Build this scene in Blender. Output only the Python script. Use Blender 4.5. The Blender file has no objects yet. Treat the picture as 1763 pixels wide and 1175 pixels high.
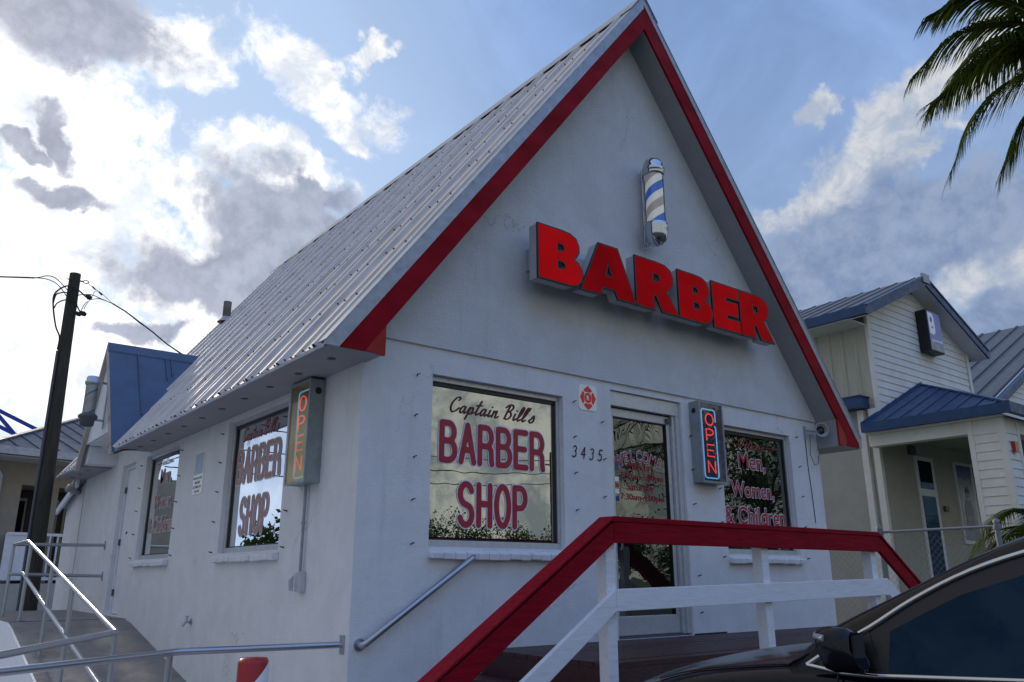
import bpy, math, random
import numpy as np
from mathutils import Vector, Matrix
R=math.radians; PI=math.pi
random.seed(7)
scene=bpy.context.scene
C=scene.collection
GZ=-1.45            # ground level; z=0 is the photographer's eye level
# ------------------------------------------------------------------ camera
cd=bpy.data.cameras.new('camera'); cam=bpy.data.objects.new('camera',cd); C.objects.link(cam)
cd.sensor_width=36; cd.lens=36*1389.8/1763; cd.clip_start=.05; cd.clip_end=3000
yaw,pitch,roll=0.6637,0.2845,-0.0016
cam.matrix_world=Matrix.Translation((-2.8919,-5.6197,0))@Matrix.Rotation(-yaw,4,'Z')@Matrix.Rotation(PI/2+pitch,4,'X')@Matrix.Rotation(roll,4,'Z')
scene.camera=cam
# ------------------------------------------------------------------ sun and exposure
SUN_AZ,SUN_EL=0.5,21.0      # degrees: azimuth from +Y towards +X
sl=bpy.data.lights.new('sun','SUN'); sl.energy=2.0; sl.angle=R(2.5); sl.color=(1,.88,.74)
so=bpy.data.objects.new('sun',sl); C.objects.link(so)
sd=Vector((math.sin(R(SUN_AZ))*math.cos(R(SUN_EL)),math.cos(R(SUN_AZ))*math.cos(R(SUN_EL)),math.sin(R(SUN_EL))))
so.rotation_euler=sd.to_track_quat('Z','Y').to_euler(); so.location=(0,0,30)
scene.view_settings.view_transform='Standard'; scene.view_settings.look='None'
scene.view_settings.gamma=1; scene.view_settings.exposure=0
# ------------------------------------------------------------------ node helper
class NT:
    def __init__(s,nt): s.t=nt; s.n=nt.nodes; s.l=nt.links
    def new(s,ty,**k):
        n=s.n.new(ty)
        for a,b in k.items(): setattr(n,a,b)
        return n
    def put(s,sock,v):
        if isinstance(v,bpy.types.NodeSocket): s.l.new(v,sock)
        elif v is not None:
            if isinstance(v,(tuple,list)) and len(v)==3 and sock.type=='RGBA': v=(*v,1)
            sock.default_value=v
    def m(s,op,a,b=None,c=None,clamp=False):
        n=s.new('ShaderNodeMath',operation=op,use_clamp=clamp)
        for i,v in enumerate((a,b,c)):
            if v is not None: s.put(n.inputs[i],v)
        return n.outputs[0]
    def mixc(s,f,a,b,bt='MIX'):
        n=s.new('ShaderNodeMix',data_type='RGBA',blend_type=bt); n.clamp_factor=True
        s.put(n.inputs[0],f); s.put(n.inputs[6],a); s.put(n.inputs[7],b); return n.outputs[2]
    def ramp(s,f,lo,hi,o0=0.,o1=1.,smooth=True):
        n=s.new('ShaderNodeMapRange'); n.interpolation_type='SMOOTHSTEP' if smooth else 'LINEAR'
        s.put(n.inputs[0],f); n.inputs[1].default_value=lo; n.inputs[2].default_value=hi; n.inputs[3].default_value=o0; n.inputs[4].default_value=o1
        return n.outputs[0]
    def noise(s,vec,scale,detail=6,rough=.55,dist=0,out=0):
        n=s.new('ShaderNodeTexNoise'); 
        if vec is not None: s.l.new(vec,n.inputs['Vector'])
        n.inputs['Scale'].default_value=scale; n.inputs['Detail'].default_value=detail; n.inputs['Roughness'].default_value=rough; n.inputs['Distortion'].default_value=dist
        return n.outputs[out]
    def vm(s,op,a,b=None,scale=None):
        n=s.new('ShaderNodeVectorMath',operation=op); s.put(n.inputs[0],a)
        if b is not None: s.put(n.inputs[1],b)
        if scale is not None: n.inputs['Scale'].default_value=scale
        return n.outputs['Value'] if op in('LENGTH','DOT_PRODUCT') else n.outputs[0]
# ------------------------------------------------------------------ world: physical sky with broken cloud
w=bpy.data.worlds.new('World'); scene.world=w; w.use_nodes=True
N=NT(w.node_tree); w.node_tree.nodes.clear()
tc=N.new('ShaderNodeTexCoord'); D=tc.outputs['Generated']
sp=N.new('ShaderNodeSeparateXYZ'); N.l.new(D,sp.inputs[0])
sky=N.new('ShaderNodeTexSky',sky_type='NISHITA'); sky.sun_disc=False; sky.sun_elevation=R(SUN_EL); sky.sun_rotation=R(SUN_AZ)
sky.air_density=1.0; sky.dust_density=.6; sky.ozone_density=2.5
az=N.m('MULTIPLY',N.m('ARCTAN2',sp.outputs[0],sp.outputs[1]),180/PI)
el=N.m('MULTIPLY',N.m('ARCSINE',sp.outputs[2]),180/PI)
cb=N.new('ShaderNodeCombineXYZ'); N.l.new(az,cb.inputs[0]); N.l.new(el,cb.inputs[1])
wn=N.noise(D,9,4,.55,0,1)
warp=N.vm('SCALE',N.vm('SUBTRACT',wn,(.5,.5,.5)),scale=7.0)
wn2=N.noise(D,40,4,.6,0,1)
warp2=N.vm('SCALE',N.vm('SUBTRACT',wn2,(.5,.5,.5)),scale=1.8)
P=N.vm('MULTIPLY',N.vm('ADD',N.vm('ADD',cb.outputs[0],warp),warp2),(1,1,0))
def blobs(L):
    out=None
    for a,e,ra,re,ro in L:
        n=N.new('ShaderNodeMapping',vector_type='TEXTURE'); N.l.new(P,n.inputs[0])
        n.inputs['Location'].default_value=(a,e,0); n.inputs['Rotation'].default_value=(0,0,R(ro)); n.inputs['Scale'].default_value=(ra,re,1)
        f=N.m('SUBTRACT',1.0,N.vm('LENGTH',n.outputs[0]))
        out=f if out is None else N.m('MAXIMUM',out,f)
    return out
WB=[(12.0,33.5,4.4,2.7,0),(7.2,23.4,6.9,7.7,0),(6.3,14.9,10.2,4.3,0),(14.5,24.4,5.2,2.5,-20),(23.1,33.6,6.5,2.2,-28),(25.5,30.7,2.7,1.3,-50),(23.9,27.7,1.6,.6,-45),(27.2,36,1.8,.8,30),(61.1,25,9.2,2,22),(66.6,26.2,4.2,1.1,22),(61.9,30.9,1.7,1.1,35),(66.5,28.5,7,2.2,24),(59,23.6,9,1.5,8),(73,31,5,3,20),(70.2,18.2,6.2,2.3,20),(14.7,13.4,15,3.7,0),(5.5,28,8,6,0),(18,19,12,7,-10),(4,17,10,8,0),(20.5,27,6,3,-10)]
GB=[(3.5,34.5,9.5,3.6,-6),(5.2,27,3.1,1.2,-40),(3.4,25.9,2.4,.9,0),(6.6,23.2,3.2,1,0),(20.3,23.0,6.6,4.4,-15),(18.5,19.6,9.7,3,0),(23.8,25.3,3,1.7,0),(65.5,21.2,14,4.2,6),(60,18.5,8,2.5,0),(70.1,21.8,5.3,2.6,10),(13,15.6,3.2,.8,5),(68,14.2,7.7,2,10),(24.1,20.9,8.4,3.1,0)]
fb=N.noise(D,13,10,.66,.35); fb2=N.noise(D,5,6,.6,.2); fb3=N.noise(D,30,8,.62,.15)
wn_=N.m('ADD',N.m('MULTIPLY',N.m('SUBTRACT',fb,.5),2.3),N.m('MULTIPLY',N.m('SUBTRACT',fb3,.5),1.1))
wm=N.ramp(N.m('ADD',N.m('MINIMUM',blobs(WB),.62),wn_),-.12,.52)
gm=N.ramp(N.m('ADD',N.m('MINIMUM',blobs(GB),.6),N.m('MULTIPLY',wn_,.62)),-.10,.38)
# unplaced cloud for the rest of the sky
gen=N.ramp(fb2,.42,.62)
front=N.ramp(N.vm('DOT_PRODUCT',D,(math.sin(R(38)),math.cos(R(38)),.1)),.55,.8)
gen=N.m('MULTIPLY',gen,N.m('SUBTRACT',1.0,front))
sunp=N.vm('DOT_PRODUCT',D,tuple(sd))
near=N.m('POWER',N.m('MAXIMUM',sunp,0.),6.0)
skyc=N.vm('SCALE',sky.outputs[0],scale=.10)
veil=N.ramp(N.noise(D,4,6,.6,.6),.32,.72,.45,.92)
base=N.mixc(veil,skyc,N.mixc(N.ramp(el,8,40),(.46,.58,.80),(.31,.48,.86)))
base=N.mixc(N.m('MULTIPLY',N.ramp(sunp,.75,.97),.6),base,(.62,.78,1.0))
shade=N.ramp(N.noise(D,22,8,.62,.4),.36,.62)
wcol=N.mixc(near,N.mixc(shade,(.40,.47,.60),(.66,.68,.72)),N.mixc(shade,(.95,1.0,1.08),(1.5,1.47,1.42)))
gcol=N.mixc(N.ramp(N.m('ADD',N.m('MULTIPLY',fb3,.5),N.m('MULTIPLY',fb,.5)),.38,.62),(.19,.27,.45),(.31,.39,.56))
gcol=N.mixc(near,gcol,N.mixc(N.ramp(fb3,.3,.7),(.40,.43,.52),(.58,.61,.72)))
c=N.mixc(gen,base,N.mixc(N.ramp(sunp,-.2,.7),(.3,.32,.34),wcol))
c=N.mixc(wm,c,wcol); c=N.mixc(gm,c,gcol)
# broken warm-grey cloud bank, unseen left of the view, added to light the roof
lb=N.ramp(N.vm('DOT_PRODUCT',D,(-.60,.28,.75)),.45,.75)
lcol=N.mixc(N.ramp(fb,.35,.65),(.40,.40,.42),(.84,.76,.68))
c=N.mixc(N.m('MULTIPLY',lb,N.m('SUBTRACT',1.0,front)),c,lcol)
# duller broken cloud low down away from the sun, open blue higher up
back=N.ramp(sunp,-.3,.5,.0,1.0)
high=N.ramp(el,18,45)
leftlow=N.m('MULTIPLY',N.m('MULTIPLY',N.ramp(az,-170,-120),N.ramp(az,-22,-6,1,0)),N.ramp(el,20,45,1,0))
c=N.mixc(leftlow,c,N.mixc(.999,(0,0,0),N.vm('MULTIPLY',c,(.62,.74,.96))))
backc=N.mixc(high,N.mixc(N.ramp(fb,.40,.60),(.27,.32,.35),(.66,.69,.66)),N.mixc(N.ramp(fb2,.35,.65),(.16,.42,1.24),(.36,.60,1.20)))
c=N.mixc(back,backc,c)
bg=N.new('ShaderNodeBackground'); N.put(bg.inputs[0],c); bg.inputs[1].default_value=1.0
wo=N.new('ShaderNodeOutputWorld'); N.l.new(bg.outputs[0],wo.inputs[0])
# ------------------------------------------------------------------ materials
MATS={}
def mat(name,col,rough=.6,metal=0,streak=0,var=0,vscale=6,bump=0,bscale=60,emit=None,estr=0,coat=0,spec=.5,dirt=None,dscale=1.5,stretch=(1,1,1),fine=0):
    if name in MATS: return MATS[name]
    m=bpy.data.materials.new(name); m.use_nodes=True; T=NT(m.node_tree); b=T.n['Principled BSDF']
    tc=T.new('ShaderNodeTexCoord'); mp=T.new('ShaderNodeMapping'); T.l.new(tc.outputs['Object'],mp.inputs[0]); mp.inputs['Scale'].default_value=stretch
    v=mp.outputs[0]
    cc=(*col,1)
    b.inputs['Base Color'].default_value=cc; b.inputs['Roughness'].default_value=rough; b.inputs['Metallic'].default_value=metal
    b.inputs['Coat Weight'].default_value=coat; b.inputs['Coat Roughness'].default_value=.04; b.inputs['Specular IOR Level'].default_value=spec
    out=None
    if var: out=T.mixc(T.ramp(T.noise(v,vscale,6,.6),.3,.7),tuple(x*(1-var) for x in col),tuple(min(1,x*(1+var)) for x in col))
    if dirt:
        f=T.ramp(T.noise(v,dscale,8,.68,.4),.52,.78,0,dirt[3]); out=T.mixc(f,out if out else cc[:3],dirt[:3])
    if streak:
        m2=T.new('ShaderNodeMapping'); T.l.new(tc.outputs['Object'],m2.inputs[0]); m2.inputs['Scale'].default_value=(3.2,3.2,.22)
        out=T.mixc(T.ramp(T.noise(m2.outputs[0],2.2,6,.62,.2),.55,.78,0,streak),out if out else cc[:3],(.46,.46,.44))
        vo=T.new('ShaderNodeTexVoronoi',feature='DISTANCE_TO_EDGE'); vo.inputs['Scale'].default_value=.55
        T.put(vo.inputs['Vector'],T.vm('ADD',tc.outputs['Object'],T.vm('SCALE',T.vm('SUBTRACT',T.noise(tc.outputs['Object'],3.5,5,.65,0,1),(.5,.5,.5)),scale=.55)))
        cr_=T.m('MULTIPLY',T.ramp(vo.outputs['Distance'],.0015,.006,1,0),T.ramp(T.noise(tc.outputs['Object'],.8,3),.50,.62,0,.34))
        out=T.mixc(cr_,out,(.22,.22,.23))
    if out: T.put(b.inputs['Base Color'],out)
    if var or dirt: T.put(b.inputs['Roughness'],T.ramp(T.noise(v,vscale*1.7,4),.3,.7,max(0,rough-.08),min(1,rough+.08)))
    if bump:
        bn=T.new('ShaderNodeBump'); bn.inputs['Strength'].default_value=bump; bn.inputs['Distance'].default_value=.01
        h=T.noise(v,bscale,5,.6)
        if fine: h=T.m('ADD',h,T.m('MULTIPLY',T.noise(v,fine,3,.5),1.5))
        T.put(bn.inputs['Height'],h); T.l.new(bn.outputs[0],b.inputs['Normal'])
    if emit: b.inputs['Emission Color'].default_value=(*emit,1); b.inputs['Emission Strength'].default_value=estr
    MATS[name]=m; return m
def glassmat(name,body=(.012,.014,.016),refl=(.8,.8,.72),fac=.45,rough=.0,wob=.0):
    m=bpy.data.materials.new(name); m.use_nodes=True; T=NT(m.node_tree); T.n.remove(T.n['Principled BSDF'])
    o=T.n['Material Output']; d=T.new('ShaderNodeBsdfDiffuse'); d.inputs[0].default_value=(*body,1)
    g=T.new('ShaderNodeBsdfGlossy'); g.inputs[0].default_value=(*refl,1); g.inputs['Roughness'].default_value=rough
    fr=T.new('ShaderNodeFresnel'); fr.inputs[0].default_value=1.5
    if wob:
        tc=T.new('ShaderNodeTexCoord'); bn=T.new('ShaderNodeBump'); bn.inputs['Strength'].default_value=wob; bn.inputs['Distance'].default_value=.05
        T.put(bn.inputs['Height'],T.noise(tc.outputs['Object'],2.5,2,.4)); T.l.new(bn.outputs[0],g.inputs['Normal'])
    mx=T.new('ShaderNodeMixShader'); T.put(mx.inputs[0],T.m('ADD',fac,T.m('MULTIPLY',fr.outputs[0],1-fac))); T.l.new(d.outputs[0],mx.inputs[1]); T.l.new(g.outputs[0],mx.inputs[2]); T.l.new(mx.outputs[0],o.inputs[0])
    return m
def clearmat(name,fac=.2,tint=(1,1,1),rough=0.0):
    m=bpy.data.materials.new(name); m.use_nodes=True; T=NT(m.node_tree); T.n.remove(T.n['Principled BSDF'])
    o=T.n['Material Output']; d=T.new('ShaderNodeBsdfTransparent'); d.inputs[0].default_value=(*tint,1)
    g=T.new('ShaderNodeBsdfGlossy'); g.inputs['Roughness'].default_value=rough; g.inputs[0].default_value=(.95,.95,.85,1)
    fr=T.new('ShaderNodeFresnel'); fr.inputs[0].default_value=1.5
    mx=T.new('ShaderNodeMixShader'); T.put(mx.inputs[0],T.m('ADD',fac,T.m('MULTIPLY',fr.outputs[0],1-fac))); T.l.new(d.outputs[0],mx.inputs[1]); T.l.new(g.outputs[0],mx.inputs[2]); T.l.new(mx.outputs[0],o.inputs[0])
    return m
M=dict(
 wall=mat('white_stucco',(.76,.77,.79),.85,streak=.24,var=.045,vscale=3,bump=.9,bscale=28,fine=160,dirt=(.52,.51,.47,.22),dscale=1.6),
 wall2=mat('white_painted_block',(.76,.77,.79),.8,streak=.24,var=.045,vscale=4,bump=.6,bscale=20,fine=120,dirt=(.56,.55,.5,.25),dscale=1.3),
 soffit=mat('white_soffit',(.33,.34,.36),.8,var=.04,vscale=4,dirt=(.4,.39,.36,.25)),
 white=mat('white_gloss_paint',(.72,.74,.78),.5,var=.05,vscale=9,bump=.2,bscale=40,dirt=(.4,.38,.36,.3),dscale=5),
 timber=mat('white_painted_timber',(.76,.78,.82),.6,var=.05,vscale=7,bump=.25,bscale=18,stretch=(1,6,9),dirt=(.38,.34,.33,.35),dscale=3),
 red=mat('red_painted_board',(.27,.005,.013),.6,spec=.08,var=.22,vscale=2,bump=.25,bscale=16,stretch=(1,3,2),dirt=(.15,.008,.010,.5),dscale=1.5),
 redrail=mat('crimson_painted_timber',(.25,.004,.016),.6,spec=.08,var=.2,vscale=4,bump=.35,bscale=9,stretch=(1,7,10),dirt=(.13,.006,.012,.7),dscale=3),
 galv=mat('galvanised_trim',(.36,.39,.44),.5,.5,var=.12,vscale=9),
 roof=mat('galvalume_sheet',(.56,.53,.495),.60,.3,var=.10,vscale=3,dirt=(.36,.34,.32,.4),dscale=1.6),
 screw=mat('dark_screw',(.05,.05,.055),.5,.5),
 blue=mat('blue_metal_sheet',(.045,.095,.19),.38,.0,var=.12,vscale=4,dirt=(.07,.12,.2,.4)),
 alum=mat('anodised_frame',(.55,.57,.60),.4,.5,var=.06,vscale=20),
 black=mat('black_gasket',(.008,.008,.01),.4),
 dark=mat('dark_interior',(.012,.012,.014),.6),
 steel=mat('brushed_steel_tube',(.42,.45,.50),.28,.85),
 chrome=mat('chrome',(.52,.55,.59),.10,1),
 deck=mat('oxblood_deck_board',(.045,.010,.012),.45,var=.35,vscale=5,bump=.6,bscale=20,stretch=(2,9,9),dirt=(.02,.012,.015,.6),dscale=3),
 vinyl=mat('red_vinyl_lettering',(.38,.012,.035),.45,var=.08),
 vinylveil=mat('red_vinyl_painted_reflection',(.42,.24,.23),.5,var=.1), vinylmid=mat('dull_red_vinyl',(.25,.03,.035),.5),  # side-window letter red, paled in colour for the glass reflection over it
 vinylw=mat('white_vinyl_outline',(.78,.78,.84),.5),
 vinyldark=mat('dark_red_script_vinyl',(.12,.015,.02),.5),
 signred=mat('translucent_red_acrylic',(.42,.005,.01),.25,var=.25,vscale=2.5,emit=(.75,.010,.012),estr=.22),
 signcan=mat('sign_can_grey',(.42,.43,.45),.5,var=.06),
 ink=mat('black_paint',(.01,.01,.012),.5),
 neonr=mat('neon_red',(.3,.01,.01),.4,emit=(1,.06,.06),estr=.85),
 neonb=mat('neon_blue',(.05,.1,.3),.4,emit=(.13,.42,.85),estr=.75),
 boxgrey=mat('sign_box_grey',(.27,.31,.33),.5,var=.15,vscale=8,dirt=(.22,.23,.14,.5),dscale=4),
 boxback=mat('sign_box_back',(.05,.075,.10),.5),
 badge=mat('reflective_white_sheet',(.93,.92,.88),.3),
 badgered=mat('reflective_red_ink',(.85,.03,.01),.35),
 conc=mat('ramp_concrete',(.22,.215,.21),.9,var=.15,vscale=5,bump=.5,bscale=70,dirt=(.08,.08,.08,.4)),
 pale=mat('pale_concrete',(.42,.43,.45),.85,var=.08,vscale=2,bump=.3,bscale=50),
 asph=mat('asphalt',(.05,.05,.052),.9,var=.2,vscale=3,bump=.6,bscale=90),
 grass=mat('short_grass',(.05,.085,.02),.9,var=.3,vscale=3,bump=.8,bscale=40),
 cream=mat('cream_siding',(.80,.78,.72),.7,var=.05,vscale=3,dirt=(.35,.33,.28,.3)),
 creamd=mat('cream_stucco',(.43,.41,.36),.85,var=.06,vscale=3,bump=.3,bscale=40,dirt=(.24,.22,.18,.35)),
 creamp=mat('cream_metal_panel',(.46,.45,.36),.5,var=.08,vscale=4,dirt=(.3,.27,.2,.4),stretch=(1,1,.25)),
 bluetrim=mat('blue_fascia_metal',(.010,.052,.15),.45,.0,var=.15,vscale=5,dirt=(.05,.1,.2,.4),dscale=3),
 roofg=mat('grey_metal_roof',(.085,.105,.135),.6,.0,var=.1,vscale=3),
 wood=mat('weathered_pole_wood',(.045,.04,.03),.9,var=.3,vscale=6,bump=1,bscale=30,stretch=(6,6,.4),dirt=(.03,.045,.03,.7),dscale=2),
 cable=mat('black_cable',(.012,.012,.014),.6),
 beige=mat('beige_stucco',(.30,.27,.21),.85,var=.06,bump=.3),
 bark=mat('palm_bark',(.12,.10,.08),.9,var=.3,vscale=10,bump=1,bscale=20),
 paint=mat('black_car_paint',(.003,.004,.010),.22,0,coat=.28,spec=.2),
 trimb=mat('black_trim',(.006,.006,.007),.35),
 tyre=mat('tyre_rubber',(.012,.012,.012),.85,bump=.3),
 lens=mat('clear_lamp_lens',(.55,.58,.62),.08,.6),
 grey=mat('light_grey_plastic',(.35,.36,.37),.55),
 plastic=mat('dark_grey_plastic',(.08,.085,.09),.5),
 orange=mat('red_orange_lens',(.5,.04,.02),.3),
)
M['glass']=glassmat('tinted_window_glass',body=(.006,.007,.007),refl=(.98,.98,.91),fac=.46,wob=.012)
M['glass_dark']=glassmat('darker_window_glass',body=(.004,.005,.005),refl=(.8,.84,.8),fac=.20,wob=.012)
M['glass_side']=glassmat('side_window_glass',body=(.006,.007,.007),refl=(.95,.97,.97),fac=.5,wob=.01)
M['doorglass']=glassmat('door_glass',body=(.006,.007,.007),refl=(.74,.75,.68),fac=.20,wob=.05)
M['cpane']=clearmat('clear_sign_pane',.02)
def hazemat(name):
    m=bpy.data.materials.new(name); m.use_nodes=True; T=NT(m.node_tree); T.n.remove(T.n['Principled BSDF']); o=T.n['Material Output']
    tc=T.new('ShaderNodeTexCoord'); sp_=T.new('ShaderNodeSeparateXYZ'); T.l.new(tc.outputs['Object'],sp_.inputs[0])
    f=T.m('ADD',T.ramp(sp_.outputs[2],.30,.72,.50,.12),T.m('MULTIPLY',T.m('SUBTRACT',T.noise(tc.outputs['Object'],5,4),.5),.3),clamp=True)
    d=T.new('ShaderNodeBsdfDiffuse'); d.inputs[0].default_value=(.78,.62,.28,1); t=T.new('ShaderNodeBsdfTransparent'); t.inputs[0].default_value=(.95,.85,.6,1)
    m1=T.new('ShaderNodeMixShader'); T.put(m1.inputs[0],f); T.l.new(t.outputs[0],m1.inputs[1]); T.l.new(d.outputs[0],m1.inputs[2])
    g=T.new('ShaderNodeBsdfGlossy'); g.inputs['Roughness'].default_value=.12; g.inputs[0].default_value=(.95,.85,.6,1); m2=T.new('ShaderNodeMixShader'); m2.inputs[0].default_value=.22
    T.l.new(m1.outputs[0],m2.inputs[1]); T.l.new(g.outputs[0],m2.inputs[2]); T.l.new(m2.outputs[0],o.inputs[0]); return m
M['cpane2']=hazemat('acrylic_painted_reflection')  # tan layer, denser low down, paints in the reflection of warm clouds
M['tube']=clearmat('pole_glass_tube',.0)
M['carglass']=glassmat('car_glass',body=(.003,.010,.020),refl=(.13,.24,.38),fac=.04)
def leafmat(name,c1,c2,tr=.35):
    m=bpy.data.materials.new(name); m.use_nodes=True; T=NT(m.node_tree); T.n.remove(T.n['Principled BSDF']); o=T.n['Material Output']
    tc=T.new('ShaderNodeTexCoord'); col=T.mixc(T.ramp(T.noise(tc.outputs['Object'],1.6,4),.35,.65),c1,c2)
    d=T.new('ShaderNodeBsdfDiffuse'); T.put(d.inputs[0],col); t=T.new('ShaderNodeBsdfTranslucent'); T.put(t.inputs[0],col)
    mx=T.new('ShaderNodeMixShader'); mx.inputs[0].default_value=tr; T.l.new(d.outputs[0],mx.inputs[1]); T.l.new(t.outputs[0],mx.inputs[2])
    T.l.new(mx.outputs[0],o.inputs[0]); return m
M['palm']=leafmat('palm_leaflet',(.022,.036,.008),(.062,.088,.015),.5)
M['rachis']=mat('palm_rachis',(.10,.11,.03),.5)
M['leaf']=leafmat('tree_leaves',(.02,.04,.012),(.05,.08,.02),.25)
# ------------------------------------------------------------------ mesh builder
class MB:
    def __init__(s): s.v=[]; s.f=[]; s.sm=[]
    def face(s,pts,smooth=False):
        i=len(s.v); s.v+= [tuple(p) for p in pts]; s.f.append(tuple(range(i,i+len(pts)))); s.sm.append(smooth); return s
    def mesh(s,vs,fs,smooth=False):
        i=len(s.v); s.v+=[tuple(p) for p in vs]; s.f+=[tuple(a+i for a in f) for f in fs]; s.sm+=[smooth]*len(fs); return s
    def box(s,x0,x1,y0,y1,z0,z1):
        v=[(x,y,z) for x in(x0,x1) for y in(y0,y1) for z in(z0,z1)]
        return s.mesh(v,[(0,1,3,2),(4,6,7,5),(0,4,5,1),(2,3,7,6),(0,2,6,4),(1,5,7,3)])
    def prism(s,poly,fn,a,b):   # poly 2d; fn(u,v,d)->xyz ; depths a..b
        n=len(poly); v=[fn(u,w_,a) for u,w_ in poly]+[fn(u,w_,b) for u,w_ in poly]
        return s.mesh(v,[tuple(range(n))[::-1],tuple(range(n,2*n))]+[(i,(i+1)%n,(i+1)%n+n,i+n) for i in range(n)])
    def bar(s,p,q,wd,ht,up=(0,0,1)):   # rectangular timber from p to q
        p,q=Vector(p),Vector(q); d=(q-p).normalized(); r=d.cross(Vector(up)).normalized(); u=r.cross(d)
        v=[a+r*x*wd/2+u*y*ht/2 for a in(p,q) for x,y in((-1,-1),(1,-1),(1,1),(-1,1))]
        return s.mesh(v,[(0,1,2,3),(7,6,5,4),(0,4,5,1),(1,5,6,2),(2,6,7,3),(3,7,4,0)])
    def tube(s,pts,r,n=10,cap=True,smooth=True):
        pts=[Vector(p) for p in pts]; rr=r if isinstance(r,(list,tuple)) else [r]*len(pts)
        vs=[];k=len(pts); ref=None
        for i,p in enumerate(pts):
            d=((pts[min(i+1,k-1)]-p).normalized()+(p-pts[max(i-1,0)]).normalized())
            d=d.normalized() if d.length>1e-6 else Vector((0,0,1))
            if ref is None:
                ref=Vector((0,0,1)) if abs(d.z)<.9 else Vector((1,0,0))
            a=(ref-d*ref.dot(d)).normalized(); ref=a; b=d.cross(a)
            for j in range(n):
                t=2*PI*j/n; vs.append(p+(a*math.cos(t)+b*math.sin(t))*rr[i])
        fs=[(i*n+j,i*n+(j+1)%n,(i+1)*n+(j+1)%n,(i+1)*n+j) for i in range(k-1) for j in range(n)]
        s.mesh(vs,fs,smooth)
        if cap: s.face([vs[j] for j in range(n)][::-1]); s.face([vs[(k-1)*n+j] for j in range(n)])
        return s
    def lathe(s,prof,o=(0,0,0),n=24,axis='z',smooth=True):
        o=Vector(o);vs=[]
        for r,h in prof:
            for j in range(n):
                t=2*PI*j/n;a,b=r*math.cos(t),r*math.sin(t)
                vs.append(o+Vector({'z':(a,b,h),'y':(a,h,b),'x':(h,a,b)}[axis]))
        k=len(prof)
        return s.mesh(vs,[(i*n+j,i*n+(j+1)%n,(i+1)*n+(j+1)%n,(i+1)*n+j) for i in range(k-1) for j in range(n)],smooth)
    def build(s,name,m,parent=None,bevel=0,smooth=False):
        me=bpy.data.meshes.new(name); me.from_pydata(s.v,[],s.f)
        me.polygons.foreach_set('use_smooth',[bool(x or smooth) for x in s.sm]); me.update()
        return link(name,me,m,parent,bevel)
def link(name,me,m,parent=None,bevel=0):
    o=bpy.data.objects.new(name,me); C.objects.link(o)
    if m is not None:
        me.materials.clear(); me.materials.append(M[m] if isinstance(m,str) else m)
    if parent is not None: o.parent=parent; o.matrix_parent_inverse=Matrix.Translation(-parent_world(parent)) if True else None
    if bevel:
        b=o.modifiers.new('bevel','BEVEL'); b.width=bevel; b.segments=2; b.limit_method='ANGLE'
    return o
PW={}
def parent_world(p):
    v=PW.get(p.name)
    return v if v is not None else Vector((0,0,0))
def thing(name,loc=(0,0,0),label=None,cat=None,group=None,kind=None):
    o=bpy.data.objects.new(name,None); C.objects.link(o); o.location=loc; o.empty_display_size=.2
    PW[o.name]=Vector(loc); tag(o,label,cat,group,kind); return o
def tag(o,label=None,cat=None,group=None,kind=None):
    if label:o['label']=label
    if cat:o['category']=cat
    if group:o['group']=group
    if kind:o['kind']=kind
    return o
def rect_holes(u0,u1,v0,v1,holes):
    us=sorted({u0,u1,*[h[0] for h in holes],*[h[1] for h in holes]}); vs=sorted({v0,v1,*[h[2] for h in holes],*[h[3] for h in holes]})
    out=[]
    for a,b in zip(us,us[1:]):
        for c_,d in zip(vs,vs[1:]):
            cu,cv=(a+b)/2,(c_+d)/2
            if not any(h[0]<cu<h[1] and h[2]<cv<h[3] for h in holes): out.append((a,b,c_,d))
    return out
def wall(mb,fn,u0,u1,v0,v1,holes,depth):
    for a,b,c_,d in rect_holes(u0,u1,v0,v1,holes): mb.face([fn(a,c_,0),fn(b,c_,0),fn(b,d,0),fn(a,d,0)])
    for a,b,c_,d in holes:
        for p,q in(((a,c_),(b,c_)),((b,c_),(b,d)),((b,d),(a,d)),((a,d),(a,c_))):
            mb.face([fn(*p,0),fn(*q,0),fn(*q,depth),fn(*p,depth)])
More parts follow.
